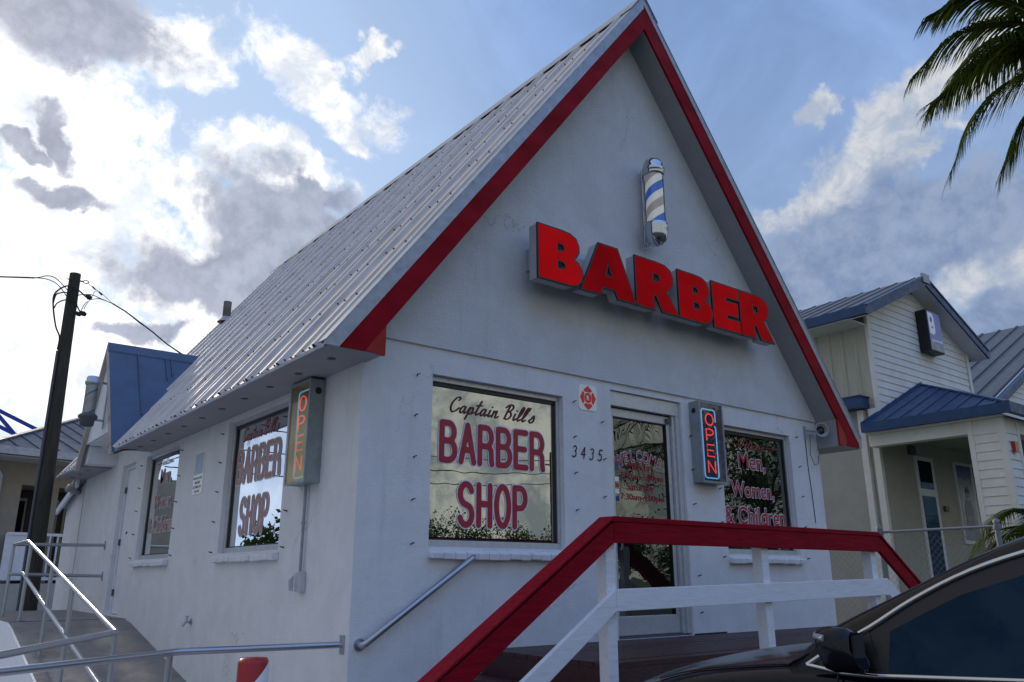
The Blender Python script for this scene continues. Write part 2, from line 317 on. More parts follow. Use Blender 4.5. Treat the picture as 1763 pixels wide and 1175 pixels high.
# stroke lettering: polylines -> filled outline of a given radius, by marching squares on a distance field
def arc(cx,cy,rx,ry,a0,a1,n=10): return [(cx+rx*math.cos(R(a0+(a1-a0)*i/n)),cy+ry*math.sin(R(a0+(a1-a0)*i/n))) for i in range(n+1)]
def strokes(polys,r,fn,mb,step=None,xs=1):
    pts=np.array([p for L in polys for p in L]); step=step or r/3.5
    x0,y0=pts.min(0)-r*1.3; x1,y1=pts.max(0)+r*1.3
    X=np.arange(x0,x1+step,step); Y=np.arange(y0,y1+step,step); gx,gy=np.meshgrid(X,Y,indexing='ij'); D=np.full(gx.shape,1e9)
    for L in polys:
        for (ax,ay),(bx,by) in zip(L,L[1:]):
            dx,dy=bx-ax,by-ay; q=dx*dx+dy*dy+1e-12; t=np.clip(((gx-ax)*dx+(gy-ay)*dy)/q,0,1)
            D=np.minimum(D,np.hypot(gx-ax-t*dx,gy-ay-t*dy))
    S=r-D
    for i in range(len(X)-1):
        run=None
        for j in range(len(Y)-1):
            c4=[(X[i],Y[j],S[i,j]),(X[i+1],Y[j],S[i+1,j]),(X[i+1],Y[j+1],S[i+1,j+1]),(X[i],Y[j+1],S[i,j+1])]
            k=sum(c[2]>0 for c in c4)
            if k==4:
                if run is None: run=j
                continue
            if run is not None: mb.face([fn(X[i],Y[run]),fn(X[i+1],Y[run]),fn(X[i+1],Y[j]),fn(X[i],Y[j])]); run=None
            if k:
                poly=[]
                for a,b in zip(c4,c4[1:]+c4[:1]):
                    if a[2]>0: poly.append(a[:2])
                    if (a[2]>0)!=(b[2]>0):
                        t=a[2]/(a[2]-b[2]); poly.append((a[0]+t*(b[0]-a[0]),a[1]+t*(b[1]-a[1])))
                if len(poly)>2: mb.face([fn(*p) for p in poly])
        if run is not None: mb.face([fn(X[i],Y[run]),fn(X[i+1],Y[run]),fn(X[i+1],Y[-1]),fn(X[i],Y[-1])])
# unit glyphs: height 1, width about .5
G={
'B':([[(0,0),(0,1),(.24,1)]+arc(.24,.76,.2,.24,90,-90)+[(0,.52)],[(.24,.52)]+arc(.25,.26,.23,.26,90,-90)+[(0,0)]],.5),
'A':([[(0,0),(.24,1),(.48,0)],[(.08,.32),(.40,.32)]],.5),
'R':([[(0,0),(0,1),(.24,1)]+arc(.24,.74,.21,.26,90,-90)+[(0,.48)],[(.24,.48)]+arc(.24,.33,.2,.15,90,0)+[(.45,.1),(.47,0)]],.5),
'E':([[(.44,0),(0,0),(0,1),(.44,1)],[(0,.52),(.38,.52)]],.46),
'S':([arc(.23,.76,.22,.24,20,180)+arc(.23,.76,.22,.26,180,250)[1:]+[(.32,.46)]+arc(.23,.24,.23,.25,50,-160)],.48),
'H':([[(0,0),(0,1)],[(.44,0),(.44,1)],[(0,.53),(.44,.53)]],.46),
'O':([arc(.25,.5,.25,.5,0,360,28)],.5),
'P':([[(0,0),(0,1),(.24,1)]+arc(.24,.74,.21,.26,90,-90)+[(0,.48)]],.46),
'N':([[(0,0),(0,1),(.44,0),(.44,1)]],.46),
'3':([arc(.22,.77,.2,.22,150,-80)+arc(.2,.27,.24,.28,80,-140)],.5),
'4':([[(.36,0),(.36,1),(0,.33),(.5,.33)]],.5),
'5':([[(.45,1),(.12,1),(.06,.58)]+arc(.2,.3,.24,.3,110,-140)],.5),
}
def spline(P,n=6):
    out=[];P=[P[0]]+list(P)+[P[-1]]
    for i in range(1,len(P)-2):
        for k in range(n):
            t=k/n;p0,p1,p2,p3=P[i-1:i+3]
            out.append(tuple(.5*((2*p1[a])+(-p0[a]+p2[a])*t+(2*p0[a]-5*p1[a]+4*p2[a]-p3[a])*t*t+(-p0[a]+3*p1[a]-3*p2[a]+p3[a])*t**3) for a in(0,1)))
    return out+[P[-1]]
S_={ # brush script, x-height .45
'C':([spline([(.52,.80),(.60,.92),(.50,1.0),(.30,.92),(.10,.6),(.08,.22),(.26,0),(.5,.08),(.7,.3)])],.72),
'a':([spline([(.38,.40),(.22,.45),(.06,.25),(.06,.06),(.16,0),(.32,.15),(.40,.42),(.36,.15),(.42,0),(.56,.12)])],.54),
'p':([spline([(0,.12),(.14,.44),(.1,.1),(-.02,-.38)]),spline([(.1,.15),(.24,.44),(.38,.38),(.34,.12),(.2,0),(.12,.06)]),spline([(.2,0),(.34,.02),(.5,.14)])],.5),
't':([spline([(.3,.95),(.16,.4),(.1,.1),(.2,0),(.36,.12)]),[(.02,.62),(.42,.66)]],.36),
'i':([spline([(.14,.44),(.08,.14),(.12,0),(.3,.12)]),[(.22,.66),(.23,.68)]],.28),
'n':([spline([(.1,.44),(.02,0)]),spline([(.05,.18),(.18,.40),(.32,.44),(.30,.2),(.28,.03),(.4,0),(.52,.1)])],.52),
'B':([spline([(.28,.95),(.16,.5),(.06,.02)]),spline([(.0,.8),(.2,1.0),(.5,1.0),(.56,.8),(.4,.6),(.22,.54),(.44,.5),(.54,.28),(.4,.06),(.2,.0),(.06,.06)])],.66),
'l':([spline([(.04,.12),(.30,.5),(.42,.86),(.34,.98),(.2,.7),(.08,.14),(.16,0),(.34,.12)])],.34),
"'":([[(.12,1.0),(.06,.78)]],.16),
's':([spline([(.0,.1),(.2,.3),(.34,.5),(.40,.3),(.36,.08),(.2,-.02),(.08,.04)])],.5),
' ':([],.34),
'W':([spline([(.1,1),(.1,.4),(.16,0),(.36,.5),(.42,.9),(.38,.4),(.46,0),(.72,.6),(.8,1)])],.8),
'e':([spline([(.06,.2),(.3,.3),(.26,.44),(.12,.4),(.05,.15),(.14,0),(.36,.12)])],.34),
'c':([spline([(.3,.38),(.18,.44),(.06,.25),(.08,.04),(.2,0),(.36,.12)])],.34),
'o':([spline([(.2,.44),(.06,.28),(.06,.06),(.18,0),(.32,.15),(.3,.36),(.2,.44),(.38,.36)])],.36),
'm':([spline([(.1,.44),(.02,0)]),spline([(.05,.18),(.18,.42),(.24,.3),(.2,0)]),spline([(.22,.18),(.36,.42),(.42,.25),(.42,.02),(.56,.1)])],.58),
}
def layout(text,glyphs,x0,x1,z0,h,slant=0,rise=0,gap=0):
    tot=sum(glyphs[c][1]+gap for c in text)-gap; k=(x1-x0)/tot; out=[];x=0
    for c in text:
        P,w_=glyphs[c]
        for L in P: out.append([(x0+(x+a)*k+slant*b*h,z0+b*h+rise*(x+a)*k) for a,b in L])
        x+=w_+gap
    return out
# plain sans lettering from the built-in font, as a mesh fitted into a box
DG=None
def text_loops(body,bold=0.0,xspace=1.0):
    cu=bpy.data.curves.new('t','FONT'); cu.body=body; cu.size=1; cu.offset=bold; cu.fill_mode='BOTH'; cu.space_character=xspace; cu.resolution_u=4
    o=bpy.data.objects.new('t',cu); C.objects.link(o); bpy.context.view_layer.update()
    dg=bpy.context.evaluated_depsgraph_get(); me=bpy.data.meshes.new_from_object(o.evaluated_get(dg))
    vs=[tuple(v.co) for v in me.vertices]; fs=[tuple(p.vertices) for p in me.polygons]
    bpy.data.objects.remove(o); bpy.data.curves.remove(cu); bpy.data.meshes.remove(me); return vs,fs
def put_text(mb,body,fn,u0,u1,v0,v1,bold=0,ref=None,xspace=1.0):
    vs,fs=text_loops(body,bold,xspace); rv=text_loops(body,0,xspace)[0] if bold else vs
    xa=min(v[0] for v in rv);xb=max(v[0] for v in rv);ya=min(v[1] for v in rv);yb=max(v[1] for v in rv)
    mb.mesh([fn(u0+(v[0]-xa)/(xb-xa)*(u1-u0),v0+(v[1]-ya)/(yb-ya)*(v1-v0)) for v in vs],fs)
def curve_solid(loops,depth,offset=0.0):
    cu=bpy.data.curves.new('c','CURVE'); cu.dimensions='2D'; cu.fill_mode='BOTH'; cu.extrude=depth/2; cu.offset=offset
    for L in loops:
        s=cu.splines.new('POLY'); s.points.add(len(L)-1); s.use_cyclic_u=True
        for i,(a,b) in enumerate(L): s.points[i].co=(a,b,0,1)
    o=bpy.data.objects.new('c',cu); C.objects.link(o); bpy.context.view_layer.update()
    dg=bpy.context.evaluated_depsgraph_get(); me=bpy.data.meshes.new_from_object(o.evaluated_get(dg))
    vs=[tuple(v.co) for v in me.vertices]; fs=[tuple(p.vertices) for p in me.polygons]
    bpy.data.objects.remove(o); bpy.data.curves.remove(cu); bpy.data.meshes.remove(me); return vs,fs
# ================================================================== SETTING
g=MB(); g.face([(-900,-900,GZ),(900,-900,GZ),(900,900,GZ),(-900,900,GZ)]); tag(g.build('ground','grass'),kind='structure')
g=MB(); g.box(-40,60,-22,-2.2,GZ-.1,GZ+.004); tag(g.build('parking_lot','asph'),kind='structure')
g=MB(); g.box(-40,60,-36,-26,GZ-.1,GZ+.004); tag(g.build('road','asph'),kind='structure')
g=MB(); g.box(-9,8,-2.2,16,GZ-.1,GZ+.008); tag(g.build('pavement','pale'),kind='structure')
# ================================================================== BARBER SHOP BUILDING
W_=6.4; L_=10.2
shop=thing('barber_shop',(0,0,GZ),'white A-frame barber shop with steep ribbed metal roof and red rake boards','shop')
S=1.3178; ZE=1.6425; ZR=6.477; XO=.4683; YF=-.32
front_holes=[(.656,2.113,.235,1.6476),(2.7496,3.8126,-.56,1.805),(4.45,5.79,.235,1.6476)]
mb=MB(); wall(mb,lambda u,v,d:(u,d,v),0,W_,GZ,1.877,front_holes,.12); mb.build('front_wall','wall2',shop)
side_holes=[(1.43,3.01,.235,1.60),(4.73,6.24,.225,1.60),(6.80,7.555,-.50,1.60)]
mb=MB(); wall(mb,lambda u,v,d:(d,u,v),0,L_-.08,GZ,2.05,side_holes,.12); mb.face([(0,0,1.64),(0,L_-.08,1.64),(.5,L_-.08,2.2),(.5,0,2.2)])
mb.build('side_wall','wall2',shop)
mb=MB(); mb.face([(W_,0,GZ),(W_,L_-.08,GZ),(W_,L_-.08,2),(W_,0,2)]); mb.face([(0,L_-.08,GZ),(W_,L_-.08,GZ),(W_,L_-.08,1.9),(3.2,L_-.08,6.1),(0,L_-.08,1.9)]); mb.build('rear_wall','wall2',shop)
mb=MB(); mb.prism([(0,1.877),(W_,1.877),(W_,1.90),(3.2,6.12),(0,1.90)],lambda u,v,d:(u,d,v),-.022,.1); mb.build('gable_wall','wall',shop)
# faint block courses and a hairline crack on the front wall are left to the stucco; soffits
mb=MB()
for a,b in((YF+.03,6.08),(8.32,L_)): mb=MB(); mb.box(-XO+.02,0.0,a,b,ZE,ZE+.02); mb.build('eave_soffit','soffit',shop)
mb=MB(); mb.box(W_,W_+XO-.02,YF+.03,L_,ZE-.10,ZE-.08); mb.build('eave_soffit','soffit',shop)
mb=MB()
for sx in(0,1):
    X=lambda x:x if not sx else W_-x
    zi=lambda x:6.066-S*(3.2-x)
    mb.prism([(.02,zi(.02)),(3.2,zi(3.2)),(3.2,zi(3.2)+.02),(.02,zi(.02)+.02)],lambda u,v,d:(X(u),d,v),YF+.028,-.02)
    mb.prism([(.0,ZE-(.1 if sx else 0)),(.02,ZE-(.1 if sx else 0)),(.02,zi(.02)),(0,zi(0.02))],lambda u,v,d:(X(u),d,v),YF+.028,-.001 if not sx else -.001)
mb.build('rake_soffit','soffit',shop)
# roof sheets with alternating ribs
def rib_profile(y0,y1):
    pts=[];y=y0;k=0
    while y<y1:
        big=k%2==0; h=.034 if big else .017; w=.044 if big else .026
        pts+=[(y,0),(y+.15-w,0),(y+.15-w*.6,h),(y+.15+w*.1,h),(y+.15+w*.6,0)]; y+=.345;k+=1
    return [p for p in pts if p[0]<y1]+[(y1,0)]
def roof_sheet(side,th=.0):
    prof=rib_profile(YF+.05,L_); nx,nz=-S/math.hypot(1,S),1/math.hypot(1,S)
    mb=MB()
    for (ya,ha),(yb,hb) in zip(prof,prof[1:]):
        if abs(yb-ya)<1e-6: continue
        lo=0.012 if (side==0 and 6.10<(ya+yb)/2<8.28) else -XO
        q=[]
        for y,h,x in((ya,ha,lo),(yb,hb,lo),(yb,hb,3.2),(ya,ha,3.2)):
            z=ZE+S*(x+XO)+.012; px,pz=x+nx*h,z+nz*h
            q.append((px if side==0 else W_-px,y,pz))
        mb.face(q)
    return mb
rf=roof_sheet(0).build('roof_sheet','roof',shop); roof_sheet(1).build('roof_sheet','roof',shop)
mb=MB()   # roof deck under the sheets
for sx in(0,1):
    for a,b,lo in ((YF+.04,6.1,-XO+.02),(6.1,8.28,.02),(8.28,L_-.01,-XO+.02)):
        f=lambda x,dz:ZE+S*(x+XO)+dz
        mb.prism([(lo,f(lo,-.02)),(3.2,f(3.2,-.02)),(3.2,f(3.2,.005)),(lo,f(lo,.005))],lambda u,v,d:(u if not sx else W_-u,d,v),a,b)
mb.build('roof_deck','soffit',shop)
for a,b in((YF+.04,6.09),(8.29,L_-.01)):
    mb=MB(); mb.box(-XO-.002,-XO+.018,a,b,ZE-.012,ZE+.016); mb.build('drip_edge','galv',shop)
# screws in rows
mb=MB(); nx,nz=-S/math.hypot(1,S),1/math.hypot(1,S)
for t in (.02,.45,.9,1.35,1.8,2.25,2.7,3.15,3.5):
    k=0;y=YF+.05
    while y<L_-.1:
        for dy in(.06,.27):
            x=-XO+t+random.uniform(-.006,.006); 
            if t<.3 and 6.1<y<8.28 or (y+dy)>5.9 and (y+dy)<8.5 and t<1.3: continue
            z=ZE+S*(x+XO)+.012; p=Vector((x,y+dy,z)); n=Vector((nx,0,nz))
            mb.tube([p,p+n*.010,p+n*.018],[.009,.008,.005],6)
        y+=.345
mb.build('roof_screws','screw',rf)['kind']='stuff'
# ridge cap, rake trim, red boards
mb=MB()
for sx in(0,1):
    X=lambda x:x if not sx else W_-x
    mb.prism([(2.98,6.477-.22*S+.05),(3.2,6.477+.05),(3.2,6.477+.062),(2.98,6.477-.22*S+.062)],lambda u,v,d:(X(u),d,v),YF-.02,L_+.01)
mb.build('ridge_cap','galv',shop)
for sx in(0,1):
    X=lambda x:x if not sx else W_-x
    dz=0 if not sx else -.04
    lo=-XO-.0; k=.055*sx; kx=k/S
    mb=MB(); mb.prism([(-.364-.11,ZE-.004+dz*2),(-.364-kx,ZE-.006+dz*2),(-.364-kx,ZE+dz),(3.2,6.341+k),(3.2,6.50),(-XO-.004,ZE+.028)],lambda u,v,d:(X(u),d,v),YF-.006,YF+.03)
    mb.prism([(-XO-.004,ZE+.028),(3.2,6.50),(3.2,6.512),(-XO-.012,ZE+.034)],lambda u,v,d:(X(u),d,v),YF-.012,YF+.13); mb.build('rake_trim','galv',shop)
    mb=MB(); mb.prism([(-.364-kx,ZE+.001+dz*2),(-.364-kx,ZE+.001),(3.2,6.341+k),(3.2,6.066),(.02-.165,ZE+.012),(-.155,ZE+dz*2)],lambda u,v,d:(X(u),d,v),YF,YF+.028); mb.build('rake_board','red',shop)
    mb=MB(); mb.prism([(-.143,ZE+.004+dz*2),(-.143,ZE+.012),(.02,6.066-S*3.18),(.02,ZE-.012+dz*2)],lambda u,v,d:(X(u),d,v),YF+.001,YF+.03); mb.build('rake_board_end',mat('brighter_red_board',(.36,.018,.014),.5,spec=.25,var=.15),shop)
# soffit vents
for y in [.05+.62*i for i in range(17)]:
    if 6.0<y<8.4: continue
    mb=MB(); mb.lathe([(.0,-.004),(.03,-.006),(.036,0)],(-.25,y,ZE-.001),14); mb.build('soffit_vent','plastic',shop)
# sills
def sill(u0,u1,z,fn,par,side=False):
    mb=MB();n=max(4,int((u1-u0)/.105));
    for i in range(n):
        a=u0+(u1-u0)*i/n;b=u0+(u1-u0)*(i+1)/n;j=random.uniform(-.004,.006)
        g_=.004
        mb.prism([(0,z+.075),(-.055,z+.058),(-.065-j,z+.05),(-.06-j,z+j),(0,z+j)],lambda p,q,d:fn(d,q,p),a+g_,b-g_)
    mb.prism([(0,z+.072),(-.05,z+.052),(-.052,z+.008),(0,z+.008)],lambda p,q,d:fn(d,q,p),u0,u1)
    return mb.build('sill','white',par,bevel=.008)
ff=lambda u,v,d:(u,d,v); fs_=lambda u,v,d:(d,u,v)
def window(u0,u1,z0,z1,fn,gm,gx=.0):
    p=MB()
    t=.035;d0,d1=.055,.105
    for a,b,c_,d in((u0+.001,u1-.001,z1-.045,z1-.001),(u0+.001,u1-.001,z0+.001,z0+.055),(u0+.001,u0+t,z0+.055,z1-.045),(u1-t,u1-.001,z0+.055,z1-.045)):
        p.prism([(a,c_),(b,c_),(b,d),(a,d)],fn,d0,d1)
    fr=p.build('window','alum',shop,bevel=.004)
    q=MB()
    for a,b,c_,d in((u0+t,u1-t,z1-.078,z1-.046),(u0+t,u1-t,z0+.056,z0+.068),(u0+t,u0+t+.012,z0+.056,z1-.05),(u1-t-.02,u1-t,z0+.056,z1-.05)):
        q.prism([(a,c_),(b,c_),(b,d),(a,d)],fn,.075,.1)
    q.build('gasket','black',fr)
    q=MB(); q.face([fn(u0+t,z0+.05,.09),fn(u1-t,z0+.05,.09),fn(u1-t,z1-.05,.09),fn(u0+t,z1-.05,.09)]); q.build('pane',gm,fr)
    return fr
WIN_D=.086
def vinyl(polys,r,fn,par,mA='vinyl',mB='vinylw',out=1.38,xs=1,d=WIN_D):
    a=MB(); strokes(polys,r,lambda u,v:fn(u,v,d-.003),a); a.build('lettering',mA,par)
    if out:
        b=MB(); strokes(polys,r*out,lambda u,v:fn(u,v,d),b,step=r/3); b.build('lettering_outline',mB,par)
def barber_text(par,fn,u0,sgn,mA='vinyl',mB='vinylw',mC='vinyldark'):
    U=lambda u,v,d:fn(u0+sgn*u,v,d)
    vinyl(layout('BARBER',G,.115,1.235,.95,.315,gap=.21),.0265,U,par,mA,mB)
    vinyl(layout('SHOP',G,.31,1.02,.425,.335,gap=.24),.0265,U,par,mA,mB)
    vinyl(layout("Captain Bill's",S_,.18,1.13,1.37,.135,slant=.35,gap=.07),.0068,U,par,mC,None,0)
def men_text(par,fn,u0,sgn,mA='vinyl',mB='vinylw',mC='vinylmid'):
    U=lambda u,v,d:fn(u0+sgn*u,v,d)
    for body,a,b,z0,z1 in(('Men,',.44,.94,1.165,1.375),('Women,',.27,1.07,.845,1.04),('& Children',.12,1.24,.565,.76)):
        q=MB(); put_text(q,body,lambda u,v:U(u,v,WIN_D-.003),a,b,z0,z1,.010); q.build('lettering',mA,par)
        q=MB(); put_text(q,body,lambda u,v:U(u,v,WIN_D),a,b,z0,z1,.040); q.build('lettering_outline',mB,par)
    vinyl(layout('Welcome',S_,.43,.93,1.435,.1,slant=.3,gap=.03),.006,U,par,mC,None,0)
    vinyl([[(.21,1.47),(.38,1.47)],[(.98,1.47),(1.2,1.47)]],.0045,U,par,mC,None,0)
w1=window(*front_holes[0][:4],ff,'glass'); barber_text(w1,ff,.70,1); sill(.655,2.118,.137,ff,w1)
w2=window(*front_holes[2][:4],ff,'glass_dark'); men_text(w2,ff,4.425,1); sill(4.45,5.80,.137,ff,w2)
wa=window(*side_holes[0][:4],fs_,'glass_side'); barber_text(wa,fs_,2.99,-1,'vinylveil','vinylw','vinylmid'); sill(1.40,3.03,.145,fs_,wa)
wb=window(*side_holes[1][:4],fs_,'glass_side'); men_text(wb,fs_,6.22,-1,'vinylveil'); sill(4.70,6.27,.137,fs_,wb)
# front door
fr=MB()
X0,X1=2.7496,3.8126
for a,b,c_,d,e0,e1 in((X0+.001,X1-.001,1.655,1.804,.03,.118),(X1-.10,X1-.001,-.54,1.654,.05,.118),(X1-.062,X1-.001,-.54,1.654,.025,.05),(X0+.001,X0+.05,-.54,1.654,.05,.118)):
    fr.prism([(a,c_),(b,c_),(b,d),(a,d)],ff,e0,e1)
door=fr.build('door_frame','alum',shop,bevel=.004)
fr=MB()
for a,b,c_,d in((X0+.055,X1-.105,1.56,1.645),(X0+.055,X0+.11,-.36,1.56),(X1-.16,X1-.105,-.36,1.56),(X0+.055,X1-.105,-.535,-.36)):
    fr.prism([(a,c_),(b,c_),(b,d),(a,d)],ff,.085,.118)
leaf=fr.build('door','alum',shop,bevel=.004)
q=MB(); q.face([ff(X0+.1,-.37,.105),ff(X1-.15,-.37,.105),ff(X1-.15,1.57,.105),ff(X0+.1,1.57,.105)]); q.build('pane','doorglass',leaf)
q=MB()
for a,b,c_,d in((X0+.11,X1-.16,1.548,1.56),(X1-.172,X1-.16,-.36,1.56),(X0+.055,X1-.1,1.645,1.655)): q.prism([(a,c_),(b,c_),(b,d),(a,d)],ff,.084,.104)
q.build('gasket','black',leaf)
q=MB(); q.tube([(X0+.13,.06,.25),(X0+.13,.04,.27),(X0+.13,.04,.55),(X0+.13,.06,.57)],.012); q.build('handle','steel',leaf)
q=MB(); q.box(X1-.17,X1-.12,.06,.085,1.57,1.62); q.box(X0+.06,X1-.11,.05,.118,-.556,-.54); q.build('door_closer','plastic',leaf)
DU=lambda u,v,d:(u,.1+d,v)
def arc_text(body,cx,cz,r,a0,a1,h,fn,bold,mname,nm,par,d):
    mb=MB()
    for i,ch in enumerate(body):
        t=a0+(a1-a0)*i/(len(body)-1); vs,fs=text_loops(ch,bold); w=.78
        xs=[v[0] for v in vs]; xm=(min(xs)+max(xs))/2
        o=[]
        for v in vs:
            lx,ly=(v[0]-xm)*h*1.0,(v[1]/.73)*h; th=R(90-t)
            o.append(fn(cx+(r+ly)*math.cos(th)+lx*math.sin(th),cz+(r+ly)*math.sin(th)-lx*math.cos(th),d))
        mb.mesh(o,fs)
    mb.build(nm,mname,par)
arc_text('WELCOME',3.235,.47,.66,-24,24,.115,DU,.012,'vinyl','lettering',leaf,-.001)
arc_text('WELCOME',3.235,.47,.66,-24,24,.115,DU,.055,'vinylw','lettering_outline',leaf,.002)
q=MB()
for body,a,b,z0,z1 in(('Mon-Fri',3.06,3.42,1.04,1.115),('7:30am-5:00pm',2.95,3.58,.925,1.01),('Saturday',3.04,3.44,.815,.91),('7:30am-4:00pm',2.95,3.58,.72,.80)): put_text(q,body,lambda u,v:(u,.101,v),a,b,z0,z1,.006)
q.build('lettering','vinyl',leaf)
for i,(z,mt) in enumerate(((1.02,'blue'),(.91,'badge'),(.85,'orange'),(.79,'badge'),(.72,'bluetrim'))):
    q=MB(); q.prism([(X0+.115,z),(X0+.175,z),(X0+.175,z+(.09 if i==0 else .045)),(X0+.115,z+(.09 if i==0 else .045))],ff,.1,.103); q.build('sticker',mt,leaf)
# threshold plaster damage, side door
q=MB(); q.box(X1,X1+.5,-.012,-.001,-.565,-.545); q.build('threshold_strip','ink',shop)
sdp=MB(); sdp.prism([(6.85,-.49),(7.50,-.49),(7.50,1.54),(6.85,1.54)],fs_,.085,.11)
sdoor=sdp.build('side_door','white',shop,bevel=.004)
q=MB()
for a,b,c_,d in((6.80,7.555,1.545,1.599),(7.505,7.554,-.499,1.545),(6.801,6.845,-.499,1.545)): q.prism([(a,c_),(b,c_),(b,d),(a,d)],fs_,.06,.118)
q.build('door_frame','white',shop,bevel=.003)
q=MB(); q.tube([(.085,6.95,.62),(.03,6.95,.62),(.03,7.0,.60)],.012); q.box(.07,.085,6.93,6.97,.56,.72); q.build('handle','plastic',sdoor)
for z in(1.2,.45,-.25):
    q=MB(); q.box(.055,.087,7.49,7.515,z,z+.09); q.build('hinge','plastic',sdoor)
# shutter hooks round the openings
def hook(fn,u,z):
    mb=MB(); mb.tube([fn(u,z,0),fn(u-.01,z+.004,-.028),fn(u+.012,z+.010,-.03)],[.007,.0055,.004],6); mb.build('shutter_hook','ink',shop)
for u in(.50,2.25): 
    for k in range(5): hook(ff,u+random.uniform(-.01,.01),.25+k*.34)
for u in(2.62,3.93,4.36,5.93):
    for k in range(6 if u in(2.62,3.93) else 5): hook(ff,u+random.uniform(-.01,.01),(-.35 if u in(2.62,3.93) else .2)+k*.36)
for u in(1.30,3.16,4.60,6.42):
    for k in range(5): hook(fs_,u+random.uniform(-.012,.012),.25+k*.31)
# dormer
dz0=1.62; ya,yb,yc=6.03,7.2,8.35; za=3.33
mb=MB(); nearp=[(-.50,ya,1.60),(-.50,yc-.0,1.60)]
r1=(.83,yb,za+.02)
mb.mesh([(-.50,ya,1.60),(-.50,yb,za+.02),r1,(-.50,ya+.03,1.585),(-.50,yb,za-.03),(.80,yb,za-.03)],[(0,2,1),(3,4,5),(0,3,5,2),(0,1,4,3)])
dormer=mb.build('dormer_roof','blue',shop)
mb=MB(); mb.mesh([(-.50,yc,1.60),(-.50,yb,za+.02),r1,(-.50,yc-.03,1.585),(-.50,yb,za-.03),(.80,yb,za-.03)],[(0,1,2),(3,5,4),(0,2,5,3),(0,3,4,1)]); mb.build('dormer_roof','blue',shop)
mb=MB()
n1=(Vector((-.50,yb,za+.02))-Vector((-.50,ya,1.60))).normalized()
for sgn,yy in((-1,ya),(1,yc)):
    dn=(Vector((0,yy,1.60))-Vector((0,yb,za+.02))).normalized()*.17
    a=Vector((-.515,yb,za+.045));b=Vector((.88,yb,za+.045))
    mb.mesh([a,b,b+Vector((-.13,dn.y,dn.z)),a+dn,a-Vector((0,0,.02)),b-Vector((0,0,.02)),b+Vector((-.13,dn.y,dn.z-.02)),a+dn-Vector((0,0,.02))],[(0,1,2,3),(4,7,6,5),(3,2,6,7),(0,3,7,4)])
mb.build('ridge_cap','blue',dormer)
mb=MB()
for t in(.30,.60,.66):   # standing seams on the near slope
    x=-.50+1.33*t; f=1-t
    top=Vector((x,yb-.09,za+.02-.09*1.43)); bot=Vector((x,ya+(yb-ya)*t+.05,1.60+(za-1.58)*t+.07))
    if t==.66: bot=top.lerp(bot,.75)
    if t==.60: bot=top.lerp(bot,.75)
    mb.bar(top+Vector((0,-.01,.01)),bot+Vector((0,-.01,.01)),.014,.02,up=(0,-1,.5))
mb.build('seam','blue',dormer)
mb=MB(); mb.prism([(6.30,1.95),(8.1,1.95),(yb,za-.06)],fs_,-.46,-.42); mb.box(-.42,0,6.42,7.98,1.93,1.96); mb.build('dormer_gable','white',shop)
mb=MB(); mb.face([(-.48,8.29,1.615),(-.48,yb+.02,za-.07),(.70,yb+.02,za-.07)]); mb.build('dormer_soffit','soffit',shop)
mb=MB(); mb.box(-.41,-.003,8.0,8.29,1.665,1.925); mb.build('dormer_sun_blocker','white',shop)  # box added to stop sun leaking onto the wall under the dormer
for k,(yy) in enumerate((ya,yc)):
    mb=MB(); sg=1 if k==0 else -1
    mb.prism([(yy,1.57),(yy+sg*.085,1.57),(yb,za-.12),(yb,za+.01)],fs_,-.52,-.462); o=mb.build('dormer_rake_board',mat('peeling_red_board',(.46,.40,.37),.8,var=.1,dirt=(.20,.05,.04,1.0),dscale=3),shop)
mb=MB(); mb.tube([(-.47,6.02,1.585),(-.40,5.9,1.615),(-.25,5.8,1.62)],[.016,.012,.004],6); mb.build('torn_flashing','ink',shop)
# vent pipe on the roof
mb=MB(); mb.tube([(1.80,9.15,4.6),(1.80,9.15,5.03)],.075,14); mb.build('vent_pipe',mat('weathered_vent',(.16,.15,.13),.8,var=.3),shop)
mb=MB(); mb.lathe([(.16,-.05),(.10,.02),(.08,.06)],(1.80,9.15,4.67),14); mb.build('vent_flashing','galv',shop)
# rear annex
annex=MB(); ey=L_-.06
annex.face([(0,ey,GZ),(0,11.55,GZ),(0,11.55,1.30),(0,ey,1.60)]); annex.face([(0,11.55,GZ),(5,11.55,GZ),(5,11.55,1.30),(0,11.55,1.30)]); annex.build('annex_wall','wall2',shop)
mb=MB(); mb.prism([(ey,1.64),(11.75,1.25),(11.75,1.30),(ey,1.69)],lambda u,v,d:(d,u,v),-.12,5); mb.build('annex_roof','galv',shop)
mb=MB(); mb.prism([(ey,1.53),(11.75,1.13),(11.75,1.24),(ey,1.635)],lambda u,v,d:(d,u,v),-.14,-.10); mb.build('annex_fascia','white',shop)
mb=MB(); mb.box(-.006,0.001,ey-.015,ey+.015,GZ,1.6); mb.build('corner_joint','alum',shop)
